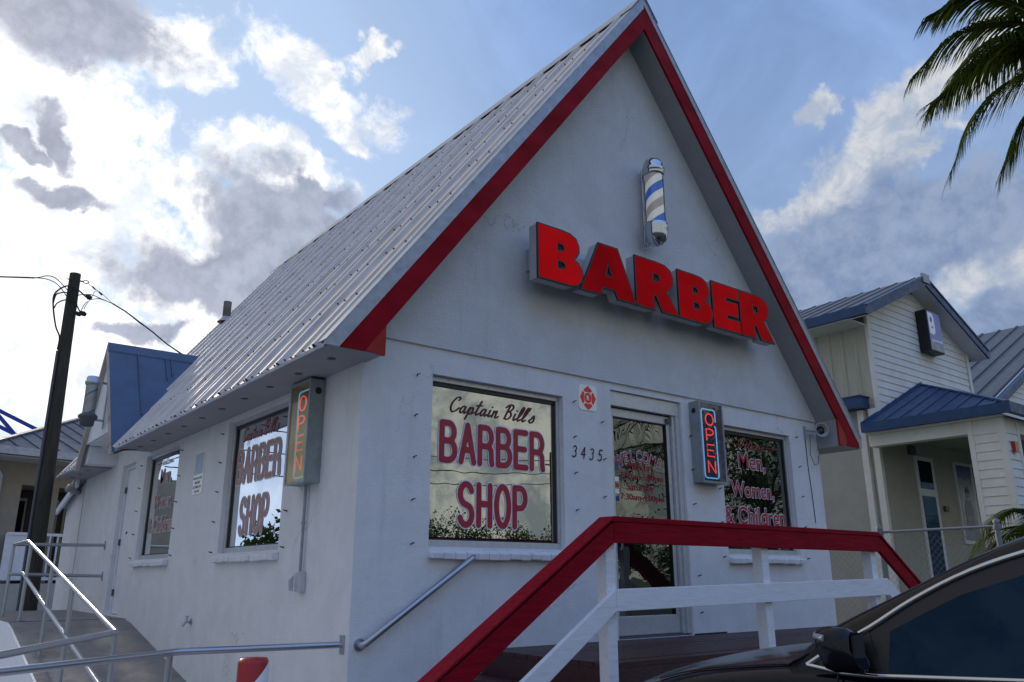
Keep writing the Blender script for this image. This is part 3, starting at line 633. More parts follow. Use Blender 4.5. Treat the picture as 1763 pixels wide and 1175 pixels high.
# ================================================================== THINGS ON THE SHOP
# red channel-letter sign
sign=thing('letter_sign',(1.56,-.2,2.65),'large red block letters reading BARBER mounted across the front gable','sign')
LB=[[(0,0),(0,1),(.55,1),(.72,.985),(.86,.92),(.92,.80),(.92,.68),(.87,.58),(.79,.52),(.90,.46),(.98,.36),(1,.25),(.96,.12),(.86,.035),(.72,0)],[(.43,.60),(.43,.735),(.52,.735),(.575,.70),(.575,.635),(.52,.60)],[(.43,.27),(.43,.405),(.53,.405),(.595,.37),(.595,.305),(.53,.27)]]
LA=[[(0,0),(.33,1),(.68,1),(1,0),(.66,0),(.61,.15),(.39,.15),(.34,0)],[(.45,.40),(.50,.64),(.56,.40)]]
LR=[[(0,0),(0,1),(.52,1),(.70,.985),(.84,.91),(.89,.78),(.88,.62),(.80,.50),(.72,.44),(1,0),(.60,0),(.46,.30),(.41,.30),(.41,0)],[(.41,.58),(.41,.75),(.50,.75),(.555,.71),(.555,.63),(.50,.58)]]
LE=[[(0,0),(0,1),(.98,1),(.98,.73),(.50,.73),(.50,.655),(.93,.655),(.93,.345),(.50,.345),(.50,.27),(1,.27),(1,0)]]
spec=[('letter_B',LB,1.575,2.135),('letter_A',LA,2.105,2.865),('letter_R',LR,2.872,3.515),('letter_B',LB,3.53,4.085),('letter_E',LE,4.10,4.585),('letter_R',LR,4.59,5.21)]
for nm,loops,x0,x1 in spec:
    z0,z1=2.645,3.185
    Ls=[[(x0+a*(x1-x0),z0+b*(z1-z0)) for a,b in L] for L in loops]
    def add(nm,m,dep,y,off,par):
        vs,fs=curve_solid(Ls,dep,off); mb=MB(); mb.mesh([(a,y-c,b) for a,b,c in vs],fs); return mb.build(nm,m,par)
    can=add(nm,'signcan',.115,-.232,0,sign)
    add('trim_cap','ink',.018,-.295,.008,can)
    si=len([q for q in sign.children])-1; add('face',mat('translucent_red_acrylic_%d'%si,(.33,.001,.004),.7,spec=.04,var=.3,vscale=2.2,emit=(.75,.008,.010),estr=(.24,.08,.13,.15,.18,.13)[si%6]),.008,-.302,-.008,can)
for x,z0,z1 in((1.70,2.727,3.05),(4.9,2.75,3.0)):
    mb=MB(); mb.box(x-.03,x+3.1 if x<2 else x+.2,-.172,-.0225,z0,z1)
    if x<2: mb=MB(); mb.box(1.66,5.12,-.172,-.0225,2.80,3.02); mb.build('raceway','signcan',sign)
# barber poles
def stripe_mat(name,period=.42,dull=False):
    m=bpy.data.materials.new(name); m.use_nodes=True; T=NT(m.node_tree); b=T.n['Principled BSDF']; tc=T.new('ShaderNodeTexCoord'); s=T.new('ShaderNodeSeparateXYZ'); T.l.new(tc.outputs['Object'],s.inputs[0])
    a=T.m('DIVIDE',T.m('ARCTAN2',s.outputs[1],s.outputs[0]),2*PI); f=T.m('FRACT',T.m('ADD',T.m('SUBTRACT',T.m('DIVIDE',s.outputs[2],period),a),10.12))
    r=T.new('ShaderNodeValToRGB'); T.l.new(r.outputs[0],b.inputs['Emission Color']); r.color_ramp.interpolation='CONSTANT'; e=r.color_ramp.elements
    cols=[(0,(.05,.19,.72)),(.26,(.92,.93,.96)),(.5,(.48,.45,.48)),(.76,(.92,.93,.96))] if not dull else [(0,(.10,.24,.5)),(.12,(.5,.54,.6)),(.55,(.44,.47,.52)),(.8,(.5,.54,.6))]
    e[0].position=0;e[0].color=(*cols[0][1],1);e[1].position=cols[1][0];e[1].color=(*cols[1][1],1)
    for p,c_ in cols[2:]: q=e.new(p);q.color=(*c_,1)
    T.l.new(f,r.inputs[0]); T.l.new(r.outputs[0],b.inputs['Base Color']); b.inputs['Roughness'].default_value=.35
    b.inputs['Emission Strength'].default_value=.0 if dull else .14; return m
def barber_pole(o,label,wallpt,axis,scale=1,dull=False):
    t=thing('barber_pole',o,label,'barber pole'); ox,oy,oz=o; n0=len(bpy.data.objects)
    c_=MB(); c_.lathe([(.097,.26),(.097,.87)],(0,0,0),28); cyl=c_.build('striped_cylinder',stripe_mat('stripes'+str(dull),.40,dull),None); cyl.parent=t
    c_=MB(); c_.lathe([(.108,.25),(.108,.88)],(ox,oy,oz),28); c_.build('glass_tube','tube',t)
    c_=MB(); c_.lathe([(.0,1.055),(.05,1.045),(.09,1.015),(.112,.97),(.118,.93),(.128,.92),(.124,.885),(.116,.875),(.12,.855),(.112,.84),(.0,.84)] if not dull else [(.0,.99),(.10,.985),(.115,.96),(.115,.90),(.135,.885),(.135,.85),(.12,.82),(0,.82)],(ox,oy,oz),32); c_.build('top_cap','chrome' if not dull else 'steel',t)
    c_=MB(); c_.lathe([(.0,.27),(.112,.27),(.13,.25),(.13,.215),(.124,.20),(.128,.17),(.122,.11),(.10,.055),(.06,.018),(0,0)] if not dull else [(.0,.27),(.12,.27),(.17,.22),(.17,.19),(.125,.14),(.12,.04),(.09,.02),(0,.015)],(ox,oy,oz),32); c_.build('bottom_cap','chrome' if not dull else 'plastic',t)
    b=MB(); wx,wy=wallpt
    b.tube([(wx,wy,oz+.02),(wx,wy,oz+.97)],.016,8)
    for h in(.17,.9): b.bar((wx,wy,oz+h),(ox+(wx-ox)*.5,oy+(wy-oy)*.5,oz+h),.05,.035)
    if axis=='y':
        for dx in(-.035,.035): b.tube([(wx+dx,wy-.03,oz+.05),(wx+dx,wy-.03,oz+.95)],.009,8)
    b.build('bracket','chrome' if not dull else 'steel',t)
    t.scale=(scale,)*3
    return t
barber_pole((3.325,-.22,3.425),'chrome capped barber pole with blue stripes above the red BARBER letters',(3.325,-.05),'y')
barber_pole((-.70,6.86,2.02),'small weathered barber pole mounted on the dormer over the side door',(-.40,6.98),'x',scale=.74,dull=True)
# neon OPEN signs
def neon(origin,rot,label,pane,hazy):
    t=thing('neon_open_sign',origin,label,'neon sign',group='neon signs beside the windows')
    f=lambda u,v,d:(u,d,v)   # local: wall at y=0, face at y=-.13
    W,H,Dp=.40,.87,.13
    def loc(mb,name,m,par=None,bevel=0):
        o=mb.build(name,m,None,bevel); o.parent=par or t; return o
    mb=MB(); mb.box(-W/2,W/2,-.02,-.002,0,H); mb.box(-W/2,-W/2+.012,-Dp,-.02,0,H); mb.box(W/2-.012,W/2,-Dp,-.02,0,H); mb.box(-W/2+.012,W/2-.012,-Dp,-.02,0,.012); mb.box(-W/2+.012,W/2-.012,-Dp,-.02,H-.012,H)
    box=loc(mb,'cabinet','boxgrey',bevel=.003)
    mb=MB(); mb.box(-W/2+.013,W/2-.013,-.03,-.0205,.013,H-.013); loc(mb,'back_panel','boxback',box)
    mb=MB()
    for a,b,c_,d in((-W/2-.003,-W/2+.018,-.003,H+.003),(W/2-.018,W/2+.003,-.003,H+.003),(-W/2+.018,W/2-.018,-.003,.018),(-W/2+.018,W/2-.018,H-.018,H+.003)): mb.box(a,b,-Dp-.012,-Dp,c_,d)
    loc(mb,'frame','boxgrey',box)
    mb=MB(); mb.face([(-W/2+.01,-Dp-.004,.01),(W/2-.01,-Dp-.004,.01),(W/2-.01,-Dp-.004,H-.01),(-W/2+.01,-Dp-.004,H-.01)]); loc(mb,'cover_pane',pane)
    y=-.098; r=.0068
    x0,x1,z0,z1=-.115,.115,.055,.80; c_=.035
    pts=[(x1,.72-.03)]
    ring=arc(x1-c_,z1-c_,c_,c_,0,90,5)+arc(x0+c_,z1-c_,c_,c_,90,180,5)+arc(x0+c_,z0+c_,c_,c_,180,270,5)+arc(x1-c_,z0+c_,c_,c_,270,360,5)
    ring=[(x1-.012,.655),(x1,.67),(x1,.75)][1:]+ring+[(x1,.60),(x1-.02,.625)]
    mb=MB(); mb.tube([(a,y,b) for a,b in ring],r,8); loc(mb,'blue_border_tube','neonb')
    zz=[.625,.455,.285,.11]
    for ch,z in zip('OPEN',zz):
        P=G[ch][0]; h=.125; wd=.13
        for L in P:
            mb=MB(); mb.tube([(-.065+a/.5*wd,y-.012,z+b*h) for a,b in L],r*.95,8); loc(mb,'letter_tube','neonr')
    mb=MB(); mb.lathe([(.0,-.004),(.026,-.006),(.03,0)],(-W/2-.001,-.065,H-.1),14,'x'); loc(mb,'vent_plug','ink',box)
    mb=MB(); mb.lathe([(.0,.004),(.026,.006),(.03,0)],(W/2+.001,-.065,H-.1),14,'x'); loc(mb,'vent_plug','ink',box)
    mb=MB(); mb.tube(spline([(.15,y+.02,0)][:0]+[]) if False else [(.14,-.04,.72),(.165,-.04,.6),(.15,-.04,.45),(.155,-.04,.3)],.004,6); loc(mb,'lead_wire','grey',box)
    t.rotation_euler=(0,0,rot); return t
neon((4.14,0,.955),0,'neon OPEN sign glowing between the front door and the right front window','cpane',False)
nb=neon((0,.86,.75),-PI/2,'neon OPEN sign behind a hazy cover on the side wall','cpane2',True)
cn=thing('conduit',(0,.86,-.05),'grey conduit running down from the side OPEN sign to a switch box','conduit')
mb=MB(); mb.tube([(-.03,.86,.75),(-.03,.86,.0)],.013,10); mb.tube([(-.03,.86,.42),(-.03,.86,.45)],.018,10); mb.build('pipe','boxgrey',cn)
mb=MB(); mb.box(-.055,-.001,.80,.90,-.115,.045); mb.build('switch_box','alum',cn,bevel=.005)
mb=MB(); mb.prism([(-.058,-.11),(-.058,.03),(-.10,-.02),(-.09,-.10)],lambda u,v,d:(u,d,v),.905,.93); mb.build('hinged_cover','alum',cn,bevel=.003)
# fire-marshal badge and numbers
bd=thing('warning_plate',(2.436,0,1.675),'white rounded reflective plate with red Maltese cross and letter R','sign')
def rrect(x0,x1,z0,z1,r): return arc(x1-r,z1-r,r,r,0,90,5)+arc(x0+r,z1-r,r,r,90,180,5)+arc(x0+r,z0+r,r,r,180,270,5)+arc(x1-r,z0+r,r,r,270,360,5)
mb=MB(); mb.prism(rrect(2.316,2.556,1.548,1.80,.04),ff,-.006,-.001); mb.build('plate','badge',bd)
bx,bz=2.436,1.674
for k in range(4):
    P=[]
    for r_,a in((.060,-38),(.092,-40),(.092,-26),(.108,0),(.092,26),(.092,40),(.060,38),(.055,18),(.054,0),(.055,-18)): 
        t=R(a+90*k); P.append((bx+r_*math.cos(t)*.97,bz+r_*math.sin(t)*1.1))
    mb=MB(); mb.prism(P,ff,-.008,-.0061); mb.build('cross_arm','badgered',bd)
mb=MB(); mb.prism(arc(bx,bz,.047,.052,0,360,24)[:-1],ff,-.008,-.0061); mb.build('disc','badgered',bd)
mb=MB(); put_text(mb,'R',lambda u,v:(u,-.0085,v),bx-.017,bx+.017,bz-.022,bz+.022,.02); mb.build('lettering','badge',bd)
hn=thing('house_number',(2.22,0,1.06),'black slanted house number 3435 between the front window and the door','number')
xs=[2.235,2.345,2.455,2.565]
for i,ch in enumerate('3435'):
    P=[[(xs[i]-.02+a*.10+b*.02,1.085+b*.105-.004*i) for a,b in L] for L in G[ch][0]]
    mb=MB(); strokes(P,.006,lambda u,v:(u,-.006,v),mb); 
    b2=MB(); strokes(P,.006,lambda u,v:(u,-.001,v),b2)
    mb.build('digit','ink',hn)
# notice plate on the side wall
nt=thing('notice_plate',(0,3.87,.905),'tall white metal notice with faded blue upper half between the side windows','sign')
mb=MB(); mb.prism([(3.70,.905),(4.05,.905),(4.05,1.39),(3.70,1.39)],fs_,-.008,-.001); mb.build('plate','badge',nt,bevel=.002)
mb=MB(); mb.prism([(3.715,1.13),(4.035,1.13),(4.035,1.375),(3.715,1.375)],fs_,-.0095,-.0081); mb.build('blue_panel',mat('faded_blue_print',(.40,.47,.58),.5,var=.1),nt)
mb=MB()
for body,z in(('PARKING IN REAR',1.085),('TIME LIMIT',1.035),('CUSTOMERS ONLY',.985),('TOW AWAY',.935)): put_text(mb,body,lambda u,v:(-.0098,7.75-u,v),3.72+(.06 if len(body)<11 else 0),4.03-(.06 if len(body)<11 else 0),z-.012,z+.016,.01)
mb.build('lettering','vinyldark',nt)
# hose bib
hb=MB(); hb.tube([(0,3.6,-.45),(-.06,3.6,-.45),(-.09,3.6,-.49)],.014); hb.tube([(-.05,3.6,-.45),(-.05,3.6,-.40)],.008); hb.tube([(-.05,3.56,-.395),(-.05,3.64,-.395)],.008); hb.lathe([(.03,0),(.03,-.008)],(0,3.6,-.45),12,'x')
tag(hb.build('hose_tap','galv'),'small brass-grey garden tap low on the side wall','tap')
# loudspeaker
ls=thing('loudspeaker',(6.28,-.02,1.72),'grey horn loudspeaker mounted under the right end of the gable','loudspeaker')
def horn(prof,name,m):
    mb=MB(); mb.lathe(prof,(0,0,0),24,'y'); o=mb.build(name,m,None); o.parent=ls; return o
h=horn([(.025,.02),(.03,-.05),(.05,-.10),(.085,-.14),(.09,-.145),(.08,-.14),(.045,-.09),(.03,-.07)],'horn','grey')
h2=horn([(0,-.075),(.02,-.08),(.028,-.10),(.018,-.125),(0,-.13)],'driver_cone','plastic'); h3=horn([(.03,-.07),(.078,-.136)],'horn_throat','ink'); 
for o in(h,h2,h3): o.rotation_euler=(0,0,R(-38)); o.location=(.02,-.06,.02)
mb=MB(); mb.bar((6.12,-.012,1.64),(6.12,-.012,1.80),.03,.02,up=(0,1,0)); mb.tube([(6.12,-.02,1.75),(6.2,-.06,1.74),(6.28,-.07,1.74)],.01); mb.build('bracket','grey',ls)
mb=MB(); mb.tube([(6.12,-.008,1.64),(6.125,-.006,1.3),(6.15,-.006,.95),(6.165,-.006,.62)],.004,6); mb.tube([(6.2,-.03,1.70),(6.2,-.01,1.45),(6.27,-.01,1.33),(6.36,-.01,1.36),(6.38,-.01,1.46)],.003,6); mb.build('cable','cable',ls)
# flood light at the rear eave
fl=MB(); fl.lathe([(0,0),(.09,.0),(.10,.05),(.05,.13),(0,.14)],(-.18,10.35,1.44),14); fl.lathe([(0,0),(.08,.0),(.09,.05),(.04,.12),(0,.13)],(-.08,10.5,1.42),14); fl.box(-.16,-.06,10.3,10.5,1.58,1.64)
tag(fl.build('flood_light','grey'),'white twin flood light under the rear eave corner of the shop','light')
# handrail on the front wall
def flange(mb,fn,u,v):
    mb.prism(arc(u,v,.045,.045,0,360,16)[:-1],fn,-.012,-.001)
t=thing('wall_handrail',(.08,0,-.47),'short sloping steel handrail fixed to the front wall under the large window','handrail')
mb=MB(); mb.tube([(.085,0,-.472),(.085,-.045,-.472),(.10,-.07,-.462),(1.03,-.07,.145),(1.06,-.05,.16),(1.06,0,.16)],.025,12); mb.build('rail','steel',t)
for u,v in((.085,-.472),(1.06,.16)):
    mb=MB(); flange(mb,ff,u,v); mb.build('flange','steel',t)
# ================================================================== RAMP AND TUBE RAILINGS
mb=MB(); rp=[(9.9,-.505),(6.35,-.515),(6.0,-.56),(1.45,GZ+.009),(1.45,GZ-.3),(9.9,GZ-.3)]
mb.prism(rp,lambda u,v,d:(d,u,v),-1.32,-.001); rt=thing('access_ramp',(-.66,5,GZ),'grey concrete access ramp with a white painted side along the side wall','ramp'); mb.build('ramp_surface','conc',rt,bevel=.006)
mb=MB(); mb.prism([(a,b-.012 if b>GZ-.2 else GZ) for a,b in rp],lambda u,v,d:(d,u,v),-1.345,-1.321); mb.build('painted_side',mat('white_painted_kerb',(.86,.87,.90),.7,var=.03),rt)
mb=MB(); mb.box(-1.319,-.003,6.33,6.345,-.519,-.5135); mb.build('control_joint','ink',rt)
def railing(name,label,rails,posts,plates=(),grp='steel tube railings beside the ramp'):
    r0=rails[0][0]; t=thing(name,(r0[0],r0[1],GZ),label,'railing',group=grp)
    for P in rails: 
        mb=MB(); mb.tube(P,.023,12); mb.build('rail','steel',t)
    for (x,y,z0,z1) in posts:
        mb=MB(); mb.tube([(x,y,z0),(x,y,z1)],.022,12); mb.lathe([(.055,.008),(.055,0)],(x,y,z0),12); mb.build('post','steel',t)
    for (x,y,z) in plates:
        mb=MB(); mb.box(x-.008,x-.001,y-.035,y+.035,z-.065,z+.065)
        mb.build('wall_plate','galv',t)
rz=lambda y:-.515 if y>6.35 else GZ+(y-1.45)*((-.56-GZ)/(6.0-1.45))
top=[(-.005,8.04,.469),(-1.17,8.0,.455),(-1.2,7.95,.452),(-1.2,6.75,.455),(-1.2,6.6,.44),(-1.2,1.66,-.40),(-1.2,1.60,-.41)]
top2=[(-1.2,1.60,-.412),(-1.24,1.55,-.412),(-2.2,-.13,-.412),(-2.55,-.75,-.412)]
mid=[(-.005,7.95,.023),(-1.17,7.9,.05),(-1.2,7.85,.05),(-1.2,6.7,.054),(-1.2,6.6,.03),(-1.2,1.62,-.88)]
railing('tube_railing','tubular steel railing running round the landing and down the ramp edge',[top,mid,top2],[(-1.2,7.95,-.515,.44),(-1.2,6.45,-.515,.42),(-1.2,4.75,rz(4.75),.13),(-1.2,3.5,rz(3.5),-.08),(-1.2,1.60,GZ,-.42),(-2.5,-.66,GZ,-.42)],[(0,8.04,.469),(0,7.95,.023)])
railing('tube_railing','low horizontal steel rail from the shop corner bending at a single post',[[(-.005,.094,-.472),(-1.1,.25,-.472),(-1.17,.24,-.474),(-1.25,.19,-.475),(-2.2,-.37,-.475),(-2.6,-.62,-.475)]],[(-1.17,.24,GZ,-.48),(-2.55,-.59,GZ,-.48)],[(0,.094,-.472)])
# bollard
bo=thing('bollard',(-.74,-.12,GZ),'white round post with red diagonal band on top, beside the shop corner','bollard')
mb=MB(); mb.lathe([(.10,GZ),(.10,-.535),(.085,-.505),(0,-.50)],(-.74,-.12,0),28); 
bm_=bpy.data.materials.new('bollard_paint'); bm_.use_nodes=True; T=NT(bm_.node_tree); b=T.n['Principled BSDF']; tc=T.new('ShaderNodeTexCoord'); s_=T.new('ShaderNodeSeparateXYZ'); T.l.new(tc.outputs['Object'],s_.inputs[0])
f=T.m('GREATER_THAN',T.m('ADD',T.m('MULTIPLY',s_.outputs[0],-1.15),s_.outputs[2]),.235); b.inputs['Roughness'].default_value=.35
T.put(b.inputs['Base Color'],T.mixc(f,(.75,.76,.78),(.35,.008,.015))); mb.build('post',bm_,bo)
# ================================================================== DECK
dk=thing('timber_deck',(3,-.75,GZ),'dark oxblood timber deck with white skirt and steps at the front door','deck')
DZ=-.555
mb=MB(); y=-1.47
while y<-.02:
    x1=4.78 if y<-1.0 else 6.45
    mb.box(1.16,x1,y,min(y+.137,-.004),DZ-.035,DZ+random.uniform(-.002,.002)); y+=.145
mb.build('deck_boards','deck',dk)
mb=MB(); mb.box(1.18,4.76,-1.475,-1.455,DZ-.17,DZ-.036); mb.box(4.76,4.78,-1.47,-1.0,DZ-.17,DZ-.036); mb.box(1.16,1.18,-1.45,-.02,DZ-.17,DZ-.036); mb.build('rim_board','deck',dk)
mb=MB(); mb.box(1.20,4.74,-1.45,-1.43,GZ,DZ-.05); mb.box(4.72,4.74,-1.42,-.1,GZ,DZ-.05); mb.build('skirt','timber',dk)
for sx in(0,1):
    for k in range(4):
        zt=DZ-.178*(k+1)
        xa,xb=(1.16-.285*(k+1),1.16-.285*k+.02) if not sx else (4.78+.285*k-.02,4.78+.285*(k+1))
        mb=MB(); mb.box(xa,xb,-1.44,-.05 if not sx else -1.02,zt-.035,zt); mb.box((xb-.03 if not sx else xa+.0),(xb if not sx else xa+.03),-1.43,-.06 if not sx else -1.03,zt+.001,zt+.142); mb.build('step','deck',dk)
# guard rail of the deck
gr=thing('deck_guard_rail',(3,-1.5,GZ),'timber guard rail with crimson top board and white posts around the deck','railing')
yR=-1.5; xa,xb=1.155,4.665; zt=.365
def railpart(name,m,pts,w,h,yc,bev=.004):
    mb=MB()
    for p,q in pts: mb.bar((p[0],yc,p[1]),(q[0],yc,q[1]),w,h)
    return mb.build(name,m,gr,bevel=bev)
sl=-.66
# cap boards (flat) and face boards (on edge), level then sloping both ways
def seg(name,m,poly,y0,y1): mb=MB(); mb.prism(poly,ff,y0,y1); return mb.build(name,m,gr,bevel=.004)
seg('cap_board','redrail',[(xa-.03,zt),(xa,zt+.038),(xb,zt+.038),(xb+.03,zt)],yR-.085,yR+.065)
seg('face_board','redrail',[(xa,zt-.142),(xb,zt-.142),(xb,zt-.001),(xa,zt-.001)],yR-.078,yR-.040)
dx=1.50; dzv=-dx*.655
seg('cap_board','redrail',[(xa-.031,zt-.001),(xa-.001,zt+.037),(xa-dx,zt+.037+dzv-.01),(xa-dx-.03,zt-.008+dzv)],yR-.085,yR+.065)
seg('face_board','redrail',[(xa-.002,zt-.143),(xa-.002,zt-.003),(xa-dx+.06,zt-.010+dzv+.04),(xa-dx+.06,zt-.170+dzv+.04)],yR-.078,yR-.040)
dx2=1.7; dz2=-dx2*.66
seg('cap_board','redrail',[(xb+.031,zt-.001),(xb+.001,zt+.037),(xb+dx2,zt+.037+dz2),(xb+dx2,zt-.008+dz2)],yR-.085,yR+.065)
seg('face_board','redrail',[(xb+.002,zt-.143),(xb+.002,zt-.003),(xb+dx2,zt-.010+dz2),(xb+dx2,zt-.165+dz2)],yR-.078,yR-.040)
# mid rail
seg('mid_rail','timber',[(xa,-.222),(xb+.06,-.165),(xb+.06,-.015),(xa,-.079)],yR-.080,yR-.042)
seg('mid_rail','timber',[(xa-.002,-.222),(xa-.002,-.079),(xa-1.5,-.079-.965),(xa-1.5,-.245-.965)],yR-.080,yR-.042)
seg('mid_rail','timber',[(xb+.062,-.165),(xb+.062,-.015),(xb+1.6,-.015-1.03),(xb+1.6,-.18-1.03)],yR-.080,yR-.042)
for x in(1.145,2.905,4.59):
    mb=MB(); mb.box(x-.045 if x>1.2 else x-.04,x+.045,yR-.04,yR+.055,DZ-.9 if x<1.2 else DZ-.165,zt-.002); mb.build('post','timber',gr,bevel=.004)
mb=MB(); mb.box(-.02,.07,yR-.04,yR+.05,GZ,-.60); mb.build('post','timber',gr,bevel=.004)
mb=MB(); mb.box(5.75,5.84,yR-.04,yR+.05,GZ,-.38); mb.build('post','timber',gr,bevel=.004)
#SPLIT2
# ================================================================== NEIGHBOUR STORE ON THE RIGHT
gw=thing('store_building',(16.5,3.1,GZ),'cream two storey store with blue metal trim and a tall siding gable behind the fence','building')
gx0,gx1,gy=14.0,18.95,3.1; gcx=16.28; gz0=5.62; gs=.455
def siding(mb,poly_lo,poly_hi,fn,z0,z1,step,clip):
    z=z0
    while z<z1:
        zz=min(z+step,z1); a0,b0=clip(z); a1,b1=clip(zz)
        if b0-a0>.02: mb.face([fn(a0,z,-.020),fn(b0,z,-.020),fn(b1,zz,-.003),fn(a1,zz,-.003)]); mb.face([fn(a0,z,-.003),fn(b0,z,-.003),fn(b0,z,-.020),fn(a0,z,-.020)])
        z+=step
mb=MB()
def clipg(z):
    if z<=gz0: return gx0,gx1
    k=(z-gz0)/gs; return min(gx0+k,gcx),max(gx1-k,gcx)
siding(mb,0,0,lambda u,v,d:(u,gy+d,v),3.2,gz0+gs*2.28,.165,clipg); mb.build('gable_siding','cream',gw)
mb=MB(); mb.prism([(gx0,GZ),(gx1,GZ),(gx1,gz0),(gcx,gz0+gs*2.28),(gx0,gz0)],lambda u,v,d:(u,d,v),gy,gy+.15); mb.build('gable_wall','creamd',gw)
mb=MB()   # vertical ribbed panel on the side
gx0-=.012
y=gy+.02
while y<13:
    mb.face([(gx0,y,3.6),(gx0,y+.22,3.6),(gx0,y+.22,5.75),(gx0,y,5.75)]); mb.face([(gx0,y+.22,3.6),(gx0-.035,y+.25,3.6),(gx0-.035,y+.25,5.75),(gx0,y+.22,5.75)])
    mb.face([(gx0-.035,y+.25,3.6),(gx0-.035,y+.29,3.6),(gx0-.035,y+.29,5.75),(gx0-.035,y+.25,5.75)]); mb.face([(gx0-.035,y+.29,3.6),(gx0,y+.32,3.6),(gx0,y+.32,5.75),(gx0-.035,y+.29,5.75)]); y+=.32
mb.build('side_panels','creamp',gw)
gx0+=.012
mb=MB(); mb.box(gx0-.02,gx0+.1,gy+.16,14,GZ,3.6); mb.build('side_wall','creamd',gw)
mb=MB(); mb.box(gx0-.03,gx0+.09,gy-.05,gy+.02,3.3,5.7); mb.build('corner_board','cream',gw); mb=MB(); mb.box(gx1-.1,gx1+.03,gy-.05,gy-.021,4.3,5.55); mb.build('corner_board','cream',gw)
mb=MB()
for sx in(-1,1):
    X=lambda k:gcx+sx*k
    mb.prism([(0,7.0),(2.98,7.0-gs*2.98),(2.98,7.0-gs*2.98-.03),(0,6.97)],lambda u,v,d:(X(u),d,v),gy-.40,14)
mb.build('roof','roofg',gw)
mb=MB()
for sx in(-1,1):
    X=lambda k:gcx+sx*k
    mb.prism([(0,6.96),(2.99,6.96-gs*2.99),(2.99,6.96-gs*2.99-.20),(0,6.75)],lambda u,v,d:(X(u),d,v),gy-.44,gy-.40)
    mb.prism([(0,7.01),(3.0,7.01-gs*3.0),(3.0,6.96-gs*3.0),(0,6.96)],lambda u,v,d:(X(u),d,v),gy-.46,gy-.28)
mb.build('rake_fascia','bluetrim',gw)
mb=MB(); mb.box(gcx-3.06,gcx-2.99,gy-.44,14,5.43,5.64); mb.build('gutter','bluetrim',gw); mb=MB(); mb.box(gcx+2.99,gcx+3.06,gy-.44,14,5.43,5.64); mb.build('gutter','bluetrim',gw)
mb=MB(); mb.box(gcx-.16,gcx+.16,gy-.47,gy-.41,6.80,7.03); mb.build('ridge_plate','galv',gw)
mb=MB()
for sx in(-1,1):
    X=lambda k:gcx+sx*k
    mb.prism([(0,6.77),(2.98,6.77-gs*2.98),(2.98,6.75-gs*2.98),(0,6.75)],lambda u,v,d:(X(u),d,v),gy-.4,gy)
mb.box(gcx-2.98,gx0,gy,14,5.41,5.43); mb.build('eave_soffit','cream',gw)
mb=MB()
for k in range(24): 
    yy=gy-.2+k*.45; mb.bar((gcx,yy,7.012),(gcx-2.98,yy,7.012-gs*2.98),.03,.02)
mb.build('roof_seams','roofg',gw)
mb=MB(); mb.box(13.62,13.98,3.25,13.5,3.52,3.76); mb.box(13.6,14.0,3.22,13.5,3.76,3.79); mb.build('lower_eave','bluetrim',gw)
for y,m in((3.42,'cream'),(3.16,'cream')):
    mb=MB(); mb.box(gx0-.14,gx0-.03,y-.07,y+.07,GZ,3.5); mb.build('downspout',m,gw)
# porch
px,py=13.35,.35; ze=3.02
mb=MB(); ap=(16.15,gy,4.36)
mb.mesh([(px-.1,gy,ze+.05),(px-.1,py-.1,ze+.05),ap,(30,py-.1,ze+.05),(30,gy,4.36)],[(0,1,2),(1,3,4,2)]); porch=mb.build('porch_roof','bluetrim',gw)
mb=MB()
for k in range(8):
    y=gy-.1-k*.36; t=(gy-y)/(gy-py+.1); p=Vector((px-.1,y,ze+.06)); q=Vector(((px-.1)+(ap[0]-px+.1)*(1-t),y,ze+.06+(ap[2]-ze-.05)*(1-t)))
    mb.bar(p,q,.035,.03)
for k in range(16):
    x=px+.2+k*.38; t=max(0,1-(x-px)/(ap[0]-px)); q=Vector((x,gy-(gy-py)*t,ap[2]-(ap[2]-ze-.05)*t+.01)); mb.bar((x,py-.1,ze+.06),q,.035,.03)
mb.bar((px-.1,py-.1,ze+.07),ap,.09,.04); mb.bar((px-.1,gy-.03,ze+.07),(ap[0],gy-.03,ap[2]+.02),.07,.05); mb.build('roof_seams','bluetrim',porch)
mb=MB(); mb.box(px-.16,px-.05,py-.16,gy-.02,ze-.13,ze+.06); mb.box(px-.049,30,py-.16,py-.05,ze-.13,ze+.06); mb.build('porch_gutter','bluetrim',gw)
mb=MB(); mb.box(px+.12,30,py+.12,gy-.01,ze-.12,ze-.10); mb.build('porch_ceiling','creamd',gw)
mb=MB(); mb.box(px+.13,px+.40,py+.75,gy-.01,ze-.40,ze-.13); mb.box(px+.8,30,py+.13,py+.42,ze-.40,ze-.13); mb.box(px-.02,px+.10,py+.05,gy-.01,ze-.16,ze-.13); mb.build('porch_beam','cream',gw)
mb=MB(); cx0,cx1,cy0,cy1=px+.13,px+.80,py+.13,py+.75
mb.box(cx0,cx1,cy0,cy1,GZ,ze-.131)
col=mb.build('porch_column','cream',gw)
mb=MB(); z=GZ+.4
while z<ze-.3:
    mb.mesh([(cx0-.018,cy0+.09,z),(cx0-.018,cy1-.09,z),(cx0-.002,cy1-.09,z+.16),(cx0-.002,cy0+.09,z+.16),(cx0,cy0+.09,z-.001),(cx0,cy1-.09,z-.001)],[(0,1,2,3),(4,5,1,0)])
    mb.mesh([(cx0+.09,cy0-.018,z),(cx1-.09,cy0-.018,z),(cx1-.09,cy0-.002,z+.16),(cx0+.09,cy0-.002,z+.16),(cx0+.09,cy0,z-.001),(cx1-.09,cy0,z-.001)],[(0,1,2,3),(4,5,1,0)]); z+=.165
mb.build('column_siding','cream',col)
mb=MB()
